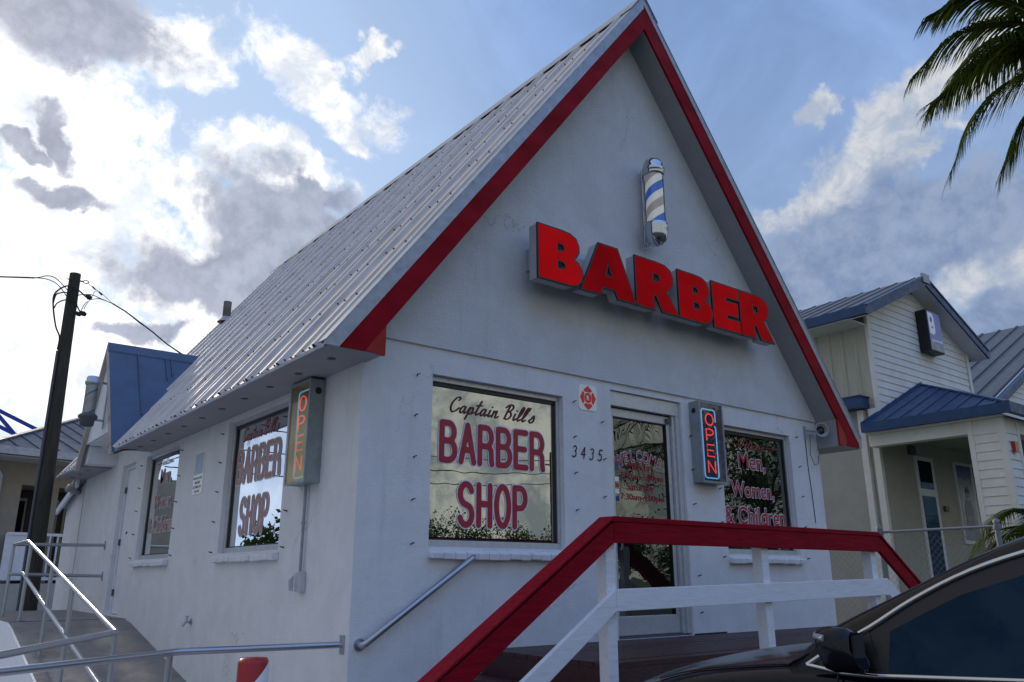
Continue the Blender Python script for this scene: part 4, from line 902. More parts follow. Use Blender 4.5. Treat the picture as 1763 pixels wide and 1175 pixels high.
for a,b,c_,d in((cx0-.025,cx0+.09,cy0-.025,cy0+.09),(cx0-.025,cx0-.003,cy1-.09,cy1+.005),(cx1-.09,cx1+.005,cy0-.025,cy0-.003)): mb.box(a,b,c_,d,GZ,ze-.14)
mb.build('corner_board','cream',col)
al=MB(); al.box(cx0+.22,cx0+.36,cy0-.08,cy0-.026,2.22,2.42); tag(al.build('alarm_strobe','orange'),'small red alarm strobe on the porch column','alarm')
# door and posters under the porch
mb=MB(); mb.box(15.33,16.16,gy-.04,gy-.001,GZ+.3,2.60); sdr=mb.build('store_door','white',gw)
mb=MB(); mb.box(15.42,16.02,gy-.05,gy-.041,1.88,2.50); mb.box(15.42,16.02,gy-.05,gy-.041,GZ+.4,1.72); mb.build('pane','carglass',sdr)
mb=MB(); mb.box(16.42,16.58,gy-.06,gy-.001,1.42,1.54); mb.build('wall_box','plastic',gw)
mb=MB(); mb.box(15.1,15.3,gy-.1,gy-.001,2.95-.35,2.95-.15); mb.build('camera_box','plastic',gw)
for i,(x0,x1,sh,sk) in enumerate(((17.25,18.0,(.10,.11,.20),(.25,.15,.11)),(18.12,18.85,(.03,.20,.22),(.28,.17,.12)))):
    mb=MB(); mb.box(x0-.06,x1+.06,gy-.05,gy-.001,.72,2.62); pf=mb.build('poster_window','white',gw)
    f=lambda u,v,d:(u,gy+d,v); cx=(x0+x1)/2
    mb=MB(); mb.prism([(x0,.8),(x1,.8),(x1,2.54),(x0,2.54)],f,-.056,-.051); mb.build('poster',mat('poster_grey_blue',(.13,.16,.24),.3,var=.1),pf)
    mb=MB(); mb.prism([(x0,2.25),(x1,2.25),(x1,2.54),(x0,2.54)],f,-.058,-.0561); mb.build('poster_band',mat('poster_blue',(.02,.05,.22),.3),pf); mb=MB(); mb.prism([(x0,.8),(x1,.8),(x1,1.0),(x0,1.0)],f,-.058,-.0561); mb.build('poster_band',MATS['poster_blue'],pf)
    mb=MB(); mb.prism([(cx-.22,1.02),(cx+.2,1.02),(cx+.2,1.5),(cx+.14,1.72),(cx-.12,1.74),(cx-.21,1.55)],f,-.060,-.0582); mb.build('printed_shirt',mat('poster_shirt%d'%i,sh,.4),pf)
    mb=MB(); mb.prism(arc(cx+.01,1.88,.085,.115,0,360,18)[:-1],f,-.062,-.0602); mb.build('printed_head',mat('poster_skin%d'%i,sk,.4),pf); mb=MB(); mb.prism([(cx-.18,1.28),(cx+.17,1.30),(cx+.17,1.37),(cx-.18,1.36)],f,-.0618,-.0604); mb.build('printed_arms',MATS['poster_skin%d'%i],pf)
    mb=MB(); mb.prism(arc(cx+.01,1.92,.10,.12,-10,190,14)+([] if i==0 else [(cx-.13,1.7),(cx-.07,1.7),(cx-.06,1.92)]),f,-.064,-.0622); mb.build('printed_hair',mat('poster_hair',(.015,.012,.012),.5),pf)
# far gable and grey roof further right
mb=MB(); x0=20.2
g2=lambda x:4.55+(x-20.6)*.50
mb.mesh([(19.6,gy+.2,4.05),(29,gy+.2,8.75),(29,30,8.75),(19.6,30,4.05)],[(0,1,2,3)]); r2=mb.build('side_roof','roofg',gw)
mb=MB()
for k in range(34): 
    y=gy+.3+k*.6; mb.bar((19.6,y,4.07),(29,y,8.77),.07,.05)
mb.build('roof_ribs','roofg',r2)
mb=MB(); mb.prism([(19.5,3.99),(29,8.74),(29,8.50),(19.5,3.75)],lambda u,v,d:(u,d,v),gy+.05,gy+.19); mb.build('rake_fascia','bluetrim',gw)
mb=MB(); siding(mb,0,0,lambda u,v,d:(u,gy+.35+d,v),2.5,8.6,.165,lambda z:(max(19.8,(z-3.75)/.5+19.5),29)); mb.build('gable_siding','cream',gw)
# blue box sign
bs=thing('blue_logo_sign',(16.92,3.1,5.16),'blue box sign with a white half face letter on the siding gable','sign')
mb=MB(); mb.box(16.40,17.10,gy-.28,gy-.02,5.18,6.22); sb=mb.build('cabinet','ink',bs,bevel=.01)
f=lambda u,v,d:(u,gy+d,v)
mb=MB(); mb.prism([(16.43,5.21),(17.07,5.21),(17.07,6.19),(16.43,6.19)],f,-.287,-.2805); mb.build('face',mat('sign_face_blue',(.10,.13,.36),.3,emit=(.16,.2,.55),estr=.10),sb)
mb=MB(); mb.prism([(16.43,5.21),(17.07,5.21),(17.07,5.33),(16.43,5.42)],f,-.289,-.2872); mb.build('face_wear',mat('sign_wear',(.40,.38,.36),.5,var=.2),sb)
mb=MB(); mb.prism([(16.45,5.62),(16.6,5.60)]+arc(16.62,5.74,.12,.14,-80,0,6)+arc(16.62,6.02,.12,.13,0,90,6)+[(16.45,6.15)],f,-.292,-.2875); mb.build('logo',mat('sign_white',(.7,.74,.85),.4,emit=(.6,.65,.8),estr=.12),sb)
mb=MB(); mb.prism(arc(16.585,5.975,.055,.075,0,360,14)[:-1],f,-.294,-.2921); strokes([arc(16.60,5.82,.05,.05,-140,-20,6)],.016,lambda u,v:f(u,v,-.2935),mb); mb.build('logo_face',mat('sign_face_grey',(.12,.14,.30),.4),sb)
mb=MB(); put_text(mb,'goodwill',lambda u,v:f(u,v,-.2925),16.5,17.02,5.40,5.50,.02); mb.build('lettering',MATS['sign_white'],sb)
# ================================================================== CHAIN-LINK FENCE
fe=thing('chain_link_fence',(8,.2,GZ),'galvanised chain link fence between the barber shop and the store','fence')
fp=[(7.79,-1.39),(8.0,.19),(8.05,2.1),(8.1,4.2),(8.1,6.5)]
for i,(x,y) in enumerate(fp):
    mb=MB(); mb.tube([(x,y,GZ),(x,y,.62)],.032,10); mb.lathe([(.04,0),(.036,.03),(0,.055)],(x,y,.62),10); mb.lathe([(.045,-.03),(.045,.01)],(x,y,.575),10); mb.build('post',mat('dull_galvanised',(.20,.22,.25),.6,.3),fe)
mb=MB(); mb.tube([(x,y,.577) for x,y in fp],.017,8); mb.build('top_rail',mat('dull_galvanised',(.20,.22,.25),.6,.3),fe)
mb=MB()
for (xa_,ya_),(xb_,yb_) in zip(fp[:4],fp[1:4]):
    Lr=math.hypot(xb_-xa_,yb_-ya_); H=2.0; st=.085
    fn=lambda u,v:Vector((xa_+(xb_-xa_)*u/Lr+ .004,ya_+(yb_-ya_)*u/Lr,GZ+.03+v))
    k=-H
    while k<Lr:
        for sg in(1,-1):
            u0,v0=k,0 if sg>0 else H; a=max(0,-u0); b=min(H,Lr-u0)
            if b>a:
                p=fn(u0+a,a if sg>0 else H-a); q=fn(u0+b,b if sg>0 else H-b); mb.tube([p,q],.0013,3,cap=False)
        k+=st
mb.build('mesh_wire',mat('dull_wire',(.16,.17,.18),.6,.3),fe)
# ================================================================== LEFT BACKGROUND BUILDING
th=R(14); lo=Vector((-1,14,0)); ldx=Vector((math.cos(th),math.sin(th),0)); ldy=Vector((-math.sin(th),math.cos(th),0))
lp=lambda u,d,z:tuple(lo+ldx*u+ldy*d+Vector((0,0,z)))
class LB_(MB):
    def lbox(s,u0,u1,d0,d1,z0,z1):
        v=[lp(u,d,z) for u in(u0,u1) for d in(d0,d1) for z in(z0,z1)]
        return s.mesh(v,[(0,1,3,2),(4,6,7,5),(0,4,5,1),(2,3,7,6),(0,2,6,4),(1,5,7,3)])
hb_=thing('beige_building',lp(1,1,GZ),'beige building with grey hip roof and white railed porch beyond the utility pole','building')
mb=LB_(); a=lp(-.22,-.1,2.63); b=lp(9,-.1,2.63); c_=lp(4.6,4.4,4.95); d=lp(-.22,10,2.63); e=lp(9,10,2.63)
c2=lp(2.3,4.4,4.6)
mb.mesh([a,b,lp(5.2,5.0,4.5),lp(4.1,5.0,4.5),d,e],[(0,1,2,3),(0,3,4),(3,2,5,4),(2,1,5)]); hr=mb.build('roof','roofg',hb_)
mb=LB_()
for k in range(22):
    u=-.1+k*.42; t=max(0,min(1,(u+.22)/4.32,(9-u)/3.8))
    mb.bar(lp(u,-.1,2.645),lp(u,-.1+5.1*t,2.645+1.87*t),.02,.025)
mb.bar(lp(-.22,-.1,2.65),lp(4.1,5.0,4.52),.12,.05); mb.build('roof_seams','roofg',hr)
mb=LB_(); mb.lbox(-.3,9,-.2,-.1,2.46,2.62); mb.lbox(-.3,-.22,-.1,8,2.46,2.62); mb.build('gutter','galv',hb_)
mb=LB_(); mb.lbox(-.22,9,-.1,1.2,2.42,2.45); mb.build('porch_ceiling','creamd',hb_)
mb=LB_(); mb.lbox(.25,9,.75,1.0,1.95,2.42); mb.lbox(.25,.82,.7,1.05,GZ,1.95); mb.lbox(1.42,1.62,.75,1.0,GZ,1.95); mb.lbox(.26,9,1.8,1.9,GZ,2.4); mb.lbox(-2,.25,2.6,2.8,GZ,2.4); mb.build('wall','beige',hb_)
mb=LB_(); mb.lbox(.82,5,1.75,1.795,-.4,1.94); mb.build('dark_opening','dark',hb_)
for u in(1.05,1.75,2.2,2.65,3.1):
    mb=LB_(); mb.lbox(u,u+.32,1.70,1.745,.1,1.75); w_=mb.build('window','beige',hb_); mb=LB_(); mb.lbox(u+.05,u+.27,1.68,1.699,.18,1.68); mb.build('pane','carglass',w_)
mb=LB_(); mb.lbox(-1,5,.5,1.75,GZ,-.12); mb.build('porch_floor','creamd',hb_)
mb=LB_()
for z in(.90,-.02): mb.lbox(.62,5,.5,.55,z-.03,z+.03)
u=1.0
while u<5: mb.lbox(u,u+.03,.51,.54,-.05,.87); u+=.16
mb.lbox(.60,1.0,.52,.53,-.05,.9); mb.build('porch_railing','white',hb_)
mb=LB_(); mb.tube([lp(.1,.6,2.4),lp(.35,.62,2.1),lp(.35,.62,GZ)],.05,8); mb.build('downspout','galv',hb_)
bt=thing('blue_tower_frame',lp(1.4,7,GZ),'blue painted steel stair frame rising behind the beige roof','frame')
mb=LB_()
for p,q in(((.4,6,5.0),(3.9,6,3.7)),((.4,6,4.6),(3.6,6,3.4)),((1.9,6,3.3),(1.9,6,4.35)),((1.3,6,3.3),(1.3,6,4.6)),((1.95,6,4.3),(3.0,6,3.3)),((.4,6,4.1),(2.6,6,3.2)),((.4,6,-1.45),(.4,6,5.0)),((3.9,6,-1.45),(3.9,6,3.7))): mb.bar(lp(*p),lp(*q),.09,.09,up=(0,1,0))
mb.build('steel_bars',mat('bright_blue_steel',(.02,.06,.45),.4),bt)
# ================================================================== UTILITY POLE AND WIRES
up=thing('utility_pole',(-.60,10,GZ),'weathered leaning wooden utility pole left of the dormer with looped service wires','utility pole')
top_=Vector((-.69,10,5.27)); base_=Vector((-.60,10,GZ))
mb=MB(); mb.tube([base_,base_.lerp(top_,.5),top_],[.150,.122,.092],16); mb.build('shaft','wood',up)
pz=lambda z:base_.lerp(top_,(z-GZ)/(top_.z-GZ))
mb=MB(); mb.tube([pz(3.8)+Vector((-.115,-.06,0)),pz(1.9)+Vector((-.13,-.06,0)),pz(GZ+.1)+Vector((-.15,-.06,0))],.022,8); mb.build('riser_conduit','plastic',up)
wl=lambda L,y=9.88: [(a,y,b) for a,b in spline(L,4)]
LOOPS=[([(-.80,3.8),(-.8,4.03),(-.88,4.2),(-.96,4.5),(-.99,4.73),(-.94,4.86),(-.82,4.97),(-.7,4.97),(-.6,4.92),(-.48,4.83)],.014),
 ([(-.98,4.6),(-.96,4.77),(-.9,4.82),(-.82,4.85),(-.72,4.81),(-.64,4.72),(-.6,4.63),(-.54,4.54)],.012),
 ([(-.95,4.53),(-.93,4.61),(-.86,4.68),(-.77,4.72),(-.66,4.70)],.011),
 ([(-.49,4.6),(-.47,4.68),(-.43,4.77),(-.38,4.89),(-.36,4.97),(-.31,4.98)],.005),([(-.53,4.56),(-.50,4.68),(-.45,4.76)],.006)]
for L,r_ in LOOPS:
    mb=MB(); mb.tube(wl(L,9.86),r_,6); mb.build('wire_loop','cable',up)
for x,z,s in((-.44,4.84,.05),(-.57,4.50,.045),(-.49,4.52,.05)):
    mb=MB(); mb.tube([(x-.06,9.86,z+.03),(x,9.86,z),(x+.05,9.86,z-.02)],[s*.4,s,s*.6],8); mb.build('splice','cable',up)
mb=MB(); mb.tube([(-.63,9.9,5.12),(-.56,9.88,5.12)],.014,6); mb.tube([(-.52+.042*math.cos(t*.5),9.88,5.12+.03*math.sin(t*.5)) for t in range(14)],.008,6); mb.build('eye_bolt','cable',up)
mb=MB(); mb.tube([(-.76,9.9,5.12),(-.80,9.9,5.135),(-.84,9.9,5.12),(-.80,9.9,5.105),(-.76,9.9,5.12)],.007,6); mb.build('eye_bolt','cable',up)
for z in(5.03,4.95): mb=MB(); mb.tube([(-.38+(5.03-z)*1.5-.03,9.88,z+.03),(-.38+(5.03-z)*1.5+.03,9.88,z-.02)],.014,6); mb.build('clamp','cable',up)
sc=MB()
sc.tube([(-.48,9.88,5.10),(-.38,9.88,5.03),(-.25,9.88,4.97),(-.04,9.88,4.81)],.005,6)
main=[(-.04,9.88,4.81),(.19,9.86,4.70),(.45,9.82,4.53),(.68,9.76,4.37),(.90,9.55,4.13),(1.14,9.2,3.87)]
sc.tube(main,.013,6); sc.tube([(x,y-.02,z-.012*(i%3)) for i,(x,y,z) in enumerate(main)],.007,6)
sc.tube(wl([(-.64,4.83),(-.53,4.88),(-.39,4.9),(-.24,4.86),(-.04,4.81)]),.008,6); sc.tube(wl([(-.39,4.81),(-.3,4.85),(-.21,4.85)]),.007,6)
tag(sc.build('service_cable','cable'),'thin black service cable sagging from the utility pole to the shop roof','cable')
sc=MB(); sc.tube([(-1.32,9.9,5.02),(-1.6,9.78,4.93),(-1.95,9.45,4.76),(-3.5,9.0,4.9),(-7,8,5.5),(-14,6,7.5)],.014,6)
sc.tube(wl([(-1.32,5.02),(-1.24,5.05),(-1.14,5.1),(-1.03,5.1),(-.93,5.04),(-.84,4.96),(-.77,4.89)],9.9),.008,6); sc.tube(wl([(-1.32,5.02),(-1.16,5.04),(-1.01,5.01),(-.9,4.93),(-.79,4.8)],9.9),.008,6)
tag(sc.build('overhead_wire','cable'),'black overhead wire leaving the utility pole towards the left edge','cable')
# ================================================================== PALMS
def frond(mb,mr,ctrl,width,n=60,droop=.35,seed=0,lw=.022):
    rnd=random.Random(seed); sp_=[]
    P=[Vector(c) for c in ctrl]; P=[P[0]*2-P[1]]+P+[P[-1]*2-P[-2]]; pts=[]
    for i in range(1,len(P)-2):
        for k in range(10):
            t=k/10;p0,p1,p2,p3=P[i-1:i+3]
            pts.append(.5*((2*p1)+(-p0+p2)*t+(2*p0-5*p1+4*p2-p3)*t*t+(-p0+3*p1-3*p2+p3)*t**3))
    pts.append(P[-2]); m=len(pts)
    mr.tube(pts,[max(.003,.028*(1-i/m)**.8) for i in range(m)],5)
    for i in range(n):
        f=.12+.88*i/(n-1); x=f*(m-1); a=int(min(x,m-2)); p=pts[a].lerp(pts[a+1],x-a); d=(pts[a+1]-pts[a]).normalized()
        side=d.cross(Vector((0,0,1))); side=side.normalized() if side.length>.05 else Vector((1,0,0)); upv=side.cross(d)
        ln=width*(math.sin(min(1,f*1.15)*PI*.82+.25)**.7 if f<.97 else .45)*rnd.uniform(.82,1.1)
        for sg in(-1,1):
            if rnd.random()<.03: continue
            dirv=(side*sg*(.8+rnd.uniform(-.12,.12))+d*(.45+.5*f+rnd.uniform(-.1,.1))+upv*.15).normalized()
            q=p; w0=lw*rnd.uniform(.8,1.2); prev=None; K=4
            for k in range(K+1):
                t=k/K; g_=Vector((0,0,-1))*droop*ln*t*t*(1+rnd.uniform(-.1,.1)); c=p+dirv*ln*t*(1-.15*t)+g_; ww=w0*(1-t)**.7+.001
                ax=d*ww*.5
                if prev: mb.face([prev[0],prev[1],c+ax,c-ax])
                prev=(c-ax,c+ax)
def palm(name,label,base,crown,fronds,fw,group=None,tr=.16,n=60,droop=.35,lw=.022):
    t=thing(name,base,label,'palm tree',group=group)
    b,c=Vector(base),Vector(crown); mb=MB(); K=26
    pts=[b.lerp(c,i/K)+Vector((.18*math.sin(i/K*2.2),.1*math.sin(i/K*3),0))*(1-i/K)*(i/K)*2 for i in range(K+1)]
    mb.tube(pts,[tr*(1.35-.45*i/K)*(1.06 if i%2 else .97) for i in range(K+1)],14); mb.build('trunk','bark',t)
    for i,F in enumerate(fronds):
        mb=MB();mr=MB(); frond(mb,mr,F,fw,n,droop,seed=i*13+len(label),lw=lw); o=mb.build('frond','palm',t); mr.build('rachis','rachis',o)
# crown of the tall palm at upper right, fronds reaching into view
cr=Vector((10.95,-2.45,8.15))
ex=Vector((math.cos(R(38)),-math.sin(R(38)),0)); ef=Vector((math.sin(R(38)),math.cos(R(38)),0)); ez=Vector((0,0,1))
def fr_(pts,dep): return [cr+ex*a*.80+ez*b*.80+ef*dep*i/len(pts) for i,(a,b) in enumerate(pts)]
FR=[fr_([(0,0),(-1.0,.62),(-2.1,.45),(-2.95,-.35)],.6),fr_([(0,0),(-1.0,.05),(-2.0,-.25),(-2.75,-.98)],-.5),fr_([(0,0),(-.9,-.55),(-1.9,-1.25),(-2.65,-2.65)],.4),
    fr_([(0,0),(-.6,-.35),(-1.25,-.75),(-1.85,-1.45)],-1.2),fr_([(0,0),(-.5,-.8),(-.95,-1.5),(-1.35,-2.4)],.9),fr_([(0,0),(-.8,1.0),(-1.7,1.35),(-2.5,1.0)],.5),
    fr_([(0,0),(-.4,1.2),(-.9,2.0),(-1.8,2.3)],-.6),fr_([(0,0),(.2,1.2),(.6,2.2),(1.5,2.6)],.4),fr_([(0,0),(1,.8),(2.0,.6),(2.9,-.4)],.6),fr_([(0,0),(1,-.1),(1.9,-.7),(2.6,-1.7)],-.6),
    fr_([(0,0),(-.2,.3),(-.7,.3),(-1.3,-.2)],-2.6),fr_([(0,0),(-.3,.5),(-.8,.6),(-1.5,.3)],2.8),fr_([(0,0),(.3,-.5),(.5,-1.3),(.6,-2.3)],.8),fr_([(0,0),(-.75,.35),(-1.5,.1),(-2.2,-.55)],1.6),fr_([(0,0),(-.15,-.7),(-.35,-1.5),(-.6,-2.4)],-.8)]
palm('tall_palm','tall coconut palm with dark drooping fronds entering at the upper right corner',(10.2,-2.6,GZ),tuple(cr),FR,.80,n=120,droop=.62,tr=.17,lw=.041)
def radial(c,n,L,rise,fall,seed,el=(.2,1.1)):
    rnd=random.Random(seed); out=[]
    for i in range(n):
        a=2*PI*(i+rnd.uniform(-.3,.3))/n; r_=L*rnd.uniform(.8,1.1); h=rnd.uniform(*el); u=Vector((math.cos(a),math.sin(a),0))
        out.append([Vector(c),Vector(c)+u*r_*.33+ez*rise*h,Vector(c)+u*r_*.7+ez*(rise*h*.9-fall*.25),Vector(c)+u*r_+ez*(rise*h*.4-fall)])
    return out
palm('small_palm','low feathery palm by the store porch column just above the car roof',(12.35,-.45,GZ),(12.35,-.45,.45),radial((12.35,-.45,.45),30,1.35,.70,.45,5),.42,n=56,droop=.35,tr=.10,lw=.03)
# things across the lot that the windows mirror
palm('street_palm','tall leafy palm in the parking lot mirrored in the front door glass',(13.0,-7.3,GZ),(13.0,-7.3,3.1),radial((13.0,-7.3,3.1),16,3.6,1.1,1.2,9,(-.3,1.0)),.8,n=70,droop=.5,tr=.2)
palm('street_palm','shorter bushy palm beside the lot mirrored in the right front window',(16.6,-7.8,GZ),(16.6,-7.8,1.5),radial((16.6,-7.8,1.5),20,2.6,1.3,1.3,21,(-.7,1.2)),.8,n=70,droop=.5,tr=.2)
def tree(x,y,h,r_,seed,label):
    rnd=random.Random(seed); t=thing('street_tree',(x,y,GZ),label,'tree',group='round trees across the street')
    mb=MB(); mb.tube([(x,y,GZ),(x+.1,y,GZ+h*.3),(x,y+.1,GZ+h*.6)],[.2,.14,.06],8)
    for k in range(6): a=rnd.uniform(0,6.28); mb.tube([(x,y,GZ+h*.35),(x+math.cos(a)*r_*.6,y+math.sin(a)*r_*.6,GZ+h*.75)],[.07,.02],5)
    mb.build('trunk','bark',t); mb=MB()
    cl=[(rnd.uniform(-1,1)*r_*.75,rnd.uniform(-1,1)*r_*.75,GZ+h*rnd.uniform(.35,.88),r_*rnd.uniform(.28,.5)) for _ in range(16)]
    for cx,cy,cz,cr_ in cl:
        for _ in range(230):
            v=Vector((rnd.gauss(0,1),rnd.gauss(0,1),rnd.gauss(0,.8))).normalized()*cr_*rnd.uniform(.4,1.1); c=Vector((x+cx,y+cy,cz))+v
            a=Vector((rnd.uniform(-1,1),rnd.uniform(-1,1),rnd.uniform(-1,1))).normalized(); b=a.cross(Vector((rnd.uniform(-1,1),rnd.uniform(-1,1),.3))).normalized(); s=rnd.uniform(.06,.13)
            mb.face([c-a*s,c-b*s*.6,c+a*s,c+b*s*.6])
    mb.build('crown','leaf',t)
for i in range(12):
    x=6+i*5.2+random.uniform(-1,1); tree(x,-42+random.uniform(-2,2),random.uniform(4.6,6.6),random.uniform(2.4,3.2),i,'round leafy tree in the row across the street, mirrored in the front windows')
tree(27,-15,11,4.6,77,'big dark tree beyond the lot, mirrored behind the palm in the right front window')
for i,(x,y,h) in enumerate(((-14,26,4.2),(-18,34,4.6),(-24,36,5.2),(-9.5,23,3.6))): tree(x,y,h,2.2,40+i,'leafy tree beyond the left side of the lot, mirrored in the side windows')
up2=thing('utility_pole',(35,-38,GZ),'distant roadside utility pole mirrored in the left front window','utility pole')
mb=MB(); mb.tube([(35,-38,GZ),(35,-38,8.6)],[.15,.11],10); mb.build('shaft','wood',up2); mb=MB(); mb.box(34.2,35.8,-38.05,-37.95,7.6,7.7); mb.build('cross_arm','wood',up2)
for k,z in enumerate((8.5,7.6,6.8)):
    mb=MB(); mb.tube([(x,-38+.1*k,z-1.2*(1-((x%40)/20-1)**2)) for x in range(-60,121,5)],.03,5); tag(mb.build('street_wire','cable'),('highest','middle','lowest')[k]+' of the three street wires mirrored in the left front window','cable')
up3=thing('utility_pole',(-6.6,17.5,GZ),'thick dark utility pole mirrored in the larger side window','utility pole')
mb=MB(); mb.tube([(-6.3,16.5,GZ),(-6.3,16.5,9)],[.22,.17],12); mb.build('shaft','wood',up3); mb=MB(); mb.lathe([(0,0),(.22,0),(.22,.7),(0,.7)],(-6.75,16.5,3.1),12); mb.build('transformer','plastic',up3)
for k in range(4):
    mb=MB(); mb.tube([(-40+s*1.0,16.8+s*.12,3.2+.75*k+(s-25)**2*.0012) for s in range(0,38,4)],.02,5); tag(mb.build('street_wire','cable'),('lowest','second','third','highest')[k]+' of the four wires mirrored in the side windows','cable')
# ================================================================== CAR
car=thing('parked_car',(1.0,-4.0,GZ),'black parked car with chrome window trim in the lower right corner','car')
A0=Vector((.277,-3.842,0)); cd_=Vector((.1736,-.9848,0)); cn_=Vector((.9848,.1736,0))
cp=lambda s,w_,z:A0+cd_*s+cn_*w_+Vector((0,0,z))
def interp(x,T):
    for (a,b),(c,d) in zip(T,T[1:]):
        if x<=c: 
            t=max(0,(x-a)/(c-a)); return b+(d-b)*t
    return T[-1][1]
ss=[-1.56,-1.50,-1.40,-1.25,-1.05,-.9,-.75,-.6,-.45,-.33,-.22,0,.5,1,1.5,2,2.4,2.7,2.82,2.88]
zc_=[(-1.56,-.66),(-1.50,-.57),(-1.40,-.515),(-1.25,-.455),(-1.05,-.40),(-.9,-.368),(-.75,-.342),(-.45,-.305),(-.22,-.285),(0,-.28),(3,-.28)]
ze_=[(-1.56,-.74),(-1.50,-.67),(-1.40,-.60),(-1.25,-.53),(-1.05,-.47),(-.9,-.43),(-.75,-.40),(-.45,-.366),(-.22,-.352),(0,-.35),(.5,-.335),(1.2,-.31),(2.4,-.27),(2.88,-.34)]
wi_=[(-1.56,.48),(-1.50,.30),(-1.40,.19),(-1.25,.11),(-1.05,.05),(-.9,.03),(-.6,.008),(-.3,0),(2.0,0),(2.6,.04),(2.82,.16),(2.88,.4)]
secs=[]
for s in ss:
    w0=interp(s,wi_); ze2=interp(s,ze_); zc2=interp(s,zc_); bt_=-1.22
    half=[(w0+.10,bt_),(w0+.03,-1.10),(w0+.0,-.90),(w0+.015,-.72),(w0+.0,-.55),(w0+.012,ze2-.06),(w0+.03,ze2-.02),(w0+.07,ze2+.004),(w0+.2+.0,ze2*.55+zc2*.45),(max(.55,w0+.3),ze2*.15+zc2*.85),(.92,zc2)]
    secs.append([cp(s,a,b) for a,b in half]+[cp(s,1.84-a,b) for a,b in half[::-1][1:]])
def loft(secs,name,m,par,sub=1,caps=True):
    mb=MB(); n=len(secs[0]); vs=[p for S2 in secs for p in S2]; fs=[(i*n+j,i*n+j+1,(i+1)*n+j+1,(i+1)*n+j) for i in range(len(secs)-1) for j in range(n-1)]
    mb.mesh(vs,fs,True)
    o=mb.build(name,m,par,smooth=True)
    if caps:
        me=o.data; 
    if sub:
        md=o.modifiers.new('sub','SUBSURF'); md.levels=sub; md.render_levels=sub
    return o
secs=[[Vector(p)*.0+cp(-1.57,.92+(1 if j>10 else -1)*(.92-.5)*abs(10-j)/10.,-1.0) for j,p in enumerate(secs[0])]]+secs+[[cp(2.9,.92,-.9) for p in secs[0]]]
body=loft(secs,'body','paint',car,2)
zp_=[(-.36,-.335),(-.30,-.285),(-.205,-.200),(.049,-.082),(.259,.026),(.466,.124),(.627,.180),(.85,.228),(1.2,.262),(1.6,.262),(2.1,.21),(2.5,.10),(2.75,-.06),(2.84,-.28)]
til=lambda z:.28*(z+.37)+.02
secs=[]
for s,zp in zp_:
    zc2=zp+interp(s,[(-.4,.02),(.35,.04),(1.0,.04),(1.6,.05),(3,.04)])
    half=[(.03,-.40),(.035,-.342),(til((zp-.34)/2),(zp-.342)/2),(til(zp-.035),zp-.035),(til(zp)+.02,zp-.006),(til(zp)+.06,zp+.001),(.55,zc2-.004),(.92,zc2)]
    secs.append([cp(s,a,b) for a,b in half]+[cp(s,1.84-a,b) for a,b in half[::-1][1:]])
loft(secs,'cabin','paint',car,1)
TP=[(-.266,-.345),(-.147,-.267),(-.016,-.195),(.156,-.085),(.363,.020),(.611,.102),(.9,.158),(1.25,.19),(1.6,.188),(1.95,.14),(2.2,.04),(2.32,-.12),(2.34,-.29)]
tl=lambda s,z,off=0:cp(s,.28*(z+.37)-off,z)
tsm=spline(TP,4)
BL=[(-.266,-.345),(-.12,-.366),(0,-.368),(.5,-.349),(1.2,-.318),(2.34,-.262)]
mb=MB(); mb.face([tl(a,b-.004,.004) for a,b in tsm]+[tl(a,b,.004) for a,b in BL[::-1][1:-1]]); mb.build('window_surround','trimb',car)
mb=MB()
gp=[(.062,-.205),(.2,-.13),(.326,-.066),(.593,.024),(.85,.085),(1.0,.105),(1.02,-.33),(.5,-.338),(.085,-.352),(.05,-.35)]
mb.face([tl(a,b,.008) for a,b in gp]); mb.build('window','carglass',car)
mb=MB(); mb.face([tl(a,b,.008) for a,b in [(1.10,-.33),(1.10,.115),(1.4,.13),(1.7,.11),(1.95,.05),(2.1,-.06),(2.15,-.31)]]); mb.build('window','carglass',car)
mb=MB(); mb.tube([tl(a,b,.010) for a,b in tsm],.011,8); mb.build('chrome_trim','chrome',car)
mb=MB(); mb.tube([tl(a,b,.012) for a,b in BL],.010,8); mb.build('chrome_trim','chrome',car)
mb=MB(); mb.face([tl(a,b,.009) for a,b in ((-.235,-.335),(-.14,-.275),(-.02,-.205),(.02,-.345))]); mb.build('sail_panel','trimb',car)
# windscreen
wsp=[]
for s,w_,z in((-.30,.22,-.275),(-.36,.92,-.262),(-.30,1.62,-.275),(.60,1.50,.205),(.50,.92,.215),(.60,.34,.205)): wsp.append(cp(s,w_,z+.02))
# mirror
mir=[]
for s,k in((-.165,.55),(-.15,.86),(-.11,1),(-.04,.97),(-.022,.80)):
    ring=[]
    for j in range(16):
        t=2*PI*j/16; cu_,su_=math.cos(t),math.sin(t); e=.55
        ring.append(cp(s+.02*(1 if su_<0 else 0),-.108+.088*k*abs(cu_)**e*(1 if cu_>0 else -1),-.277+.086*k*abs(su_)**e*(1 if su_>0 else -1)+.01*(cu_<0)))
    mir.append(ring+[ring[0]])
mb=MB(); n=17; mb.mesh([p for r_ in mir for p in r_],[(i*n+j,i*n+j+1,(i+1)*n+j+1,(i+1)*n+j) for i in range(4) for j in range(16)],True)
mb.face([p for p in mir[0][:-1]]); mb.face([p for p in mir[-1][:-1]][::-1]); mo=mb.build('door_mirror','paint',car)
mb=MB(); mb.tube([cp(-.155,-.03,-.222),cp(-.165,-.12,-.218),cp(-.15,-.17,-.222),cp(-.11,-.192,-.228)],.013,8); mb.build('indicator','lens',mo)
mb=MB(); mb.face([cp(-.014,-.045,-.335),cp(-.014,-.175,-.335),cp(-.014,-.175,-.215),cp(-.014,-.045,-.215)]); mb.build('mirror_glass','chrome',mo)
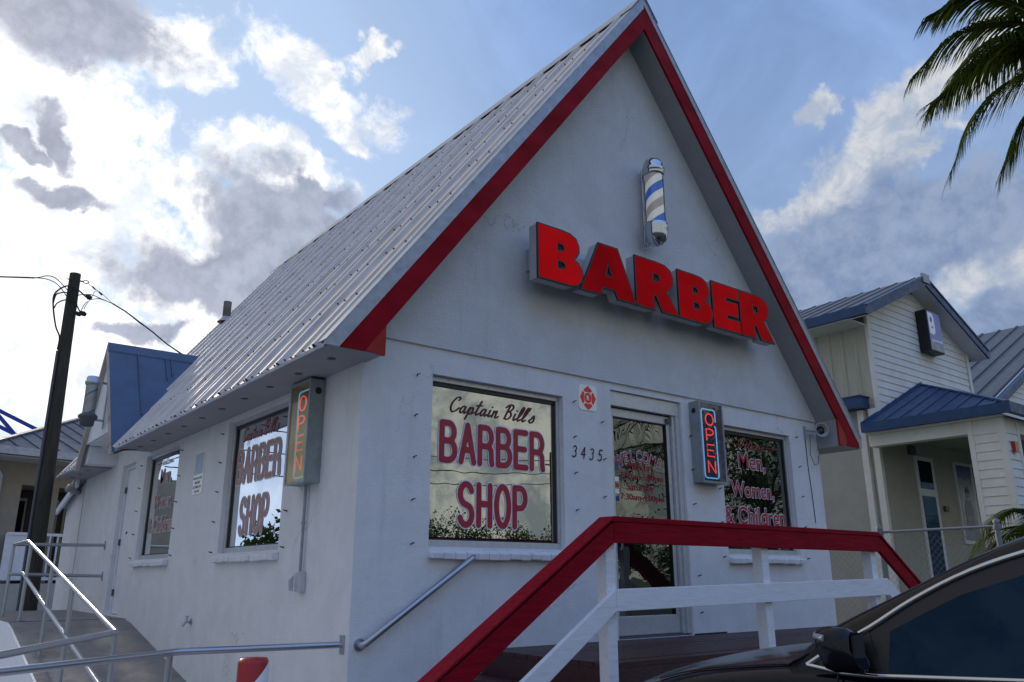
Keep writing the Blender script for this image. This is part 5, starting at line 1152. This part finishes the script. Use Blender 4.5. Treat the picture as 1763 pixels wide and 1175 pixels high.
mb=MB(); mb.bar(cp(-.09,.03,-.335),cp(-.09,-.09,-.325),.09,.035); mb.build('arm','trimb',mo)
# lamp, seams, grille, wheels
mb=MB(); mb.tube([cp(-1.15,.06,-.60),cp(-1.28,.10,-.60),cp(-1.42,.22,-.68),cp(-1.52,.42,-.74)],[.03,.055,.05,.02],10); mb.build('headlight','lens',car)
mb=MB(); mb.tube([cp(-1.15,1.78,-.60),cp(-1.28,1.74,-.60),cp(-1.42,1.62,-.68),cp(-1.52,1.42,-.74)],[.03,.055,.05,.02],10); mb.build('headlight','lens',car)
mb=MB(); mb.tube([cp(s,interp(s,wi_)+.075,interp(s,ze_)+.0065) for s in(-.22,-.3,-.45,-.6,-.75,-.9,-1.05)],.0045,5); mb.build('bonnet_seam','trimb',car)
mb=MB(); mb.tube([cp(-.14,-.004,-.36),cp(-.17,-.006,-.5),cp(-.2,-.004,-.7),cp(-.2,-.004,-1.1)],.005,5); mb.build('door_seam','trimb',car)
mb=MB(); mb.tube([cp(1.06,-.002,-.34),cp(1.06,-.006,-.7),cp(1.02,-.004,-1.1)],.005,5); mb.build('door_seam','trimb',car)
for s in(.82,1.9):
    mb=MB(); mb.tube([cp(s,-.0,-.46),cp(s+.03,-.035,-.455),cp(s+.18,-.035,-.45),cp(s+.21,-.0,-.45)],.012,8); mb.build('door_handle','chrome',car)
mb=MB(); mb.prism([(.55,-.98),(1.29,-.98),(1.25,-.80),(.60,-.80)],lambda u,v,d:tuple(cp(d,u,v)),-1.58,-1.555); mb.build('grille','trimb',car)
def wheel(s,w_,sg):
    c0=cp(s,w_,GZ+.34); mb=MB(); ax=cn_*sg
    def ring(prof,name,m,par):
        mb=MB(); vs=[];n=32
        for r_,h in prof:
            for j in range(n): t=2*PI*j/n; vs.append(c0+cd_*r_*math.cos(t)+Vector((0,0,r_*math.sin(t)))+ax*h)
        mb.mesh(vs,[(i*n+j,i*n+(j+1)%n,(i+1)*n+(j+1)%n,(i+1)*n+j) for i in range(len(prof)-1) for j in range(n)],True); return mb.build(name,m,par)
    ty=ring([(.22,.0),(.33,.0),(.34,.03),(.34,.18),(.33,.2),(.2,.2)],'wheel','tyre',car); ring([(0,.02),(.05,.01),(.06,.03),(.2,.03),(.225,.0),(.23,.02)],'rim','galv',ty)
    for k in range(5):
        t=2*PI*k/5; mb=MB(); mb.bar(c0+ax*.01,c0+ax*.01+cd_*.21*math.cos(t)+Vector((0,0,.21*math.sin(t))),.05,.02); mb.build('spoke','galv',ty)
    ring([(.345,-.004),(.39,-.004),(.39,.03)],'wheel_arch','trimb',car)
for s in(-.78,1.98): wheel(s,-.006,1); wheel(s,1.846,-1)
print('objects',len(bpy.data.objects))
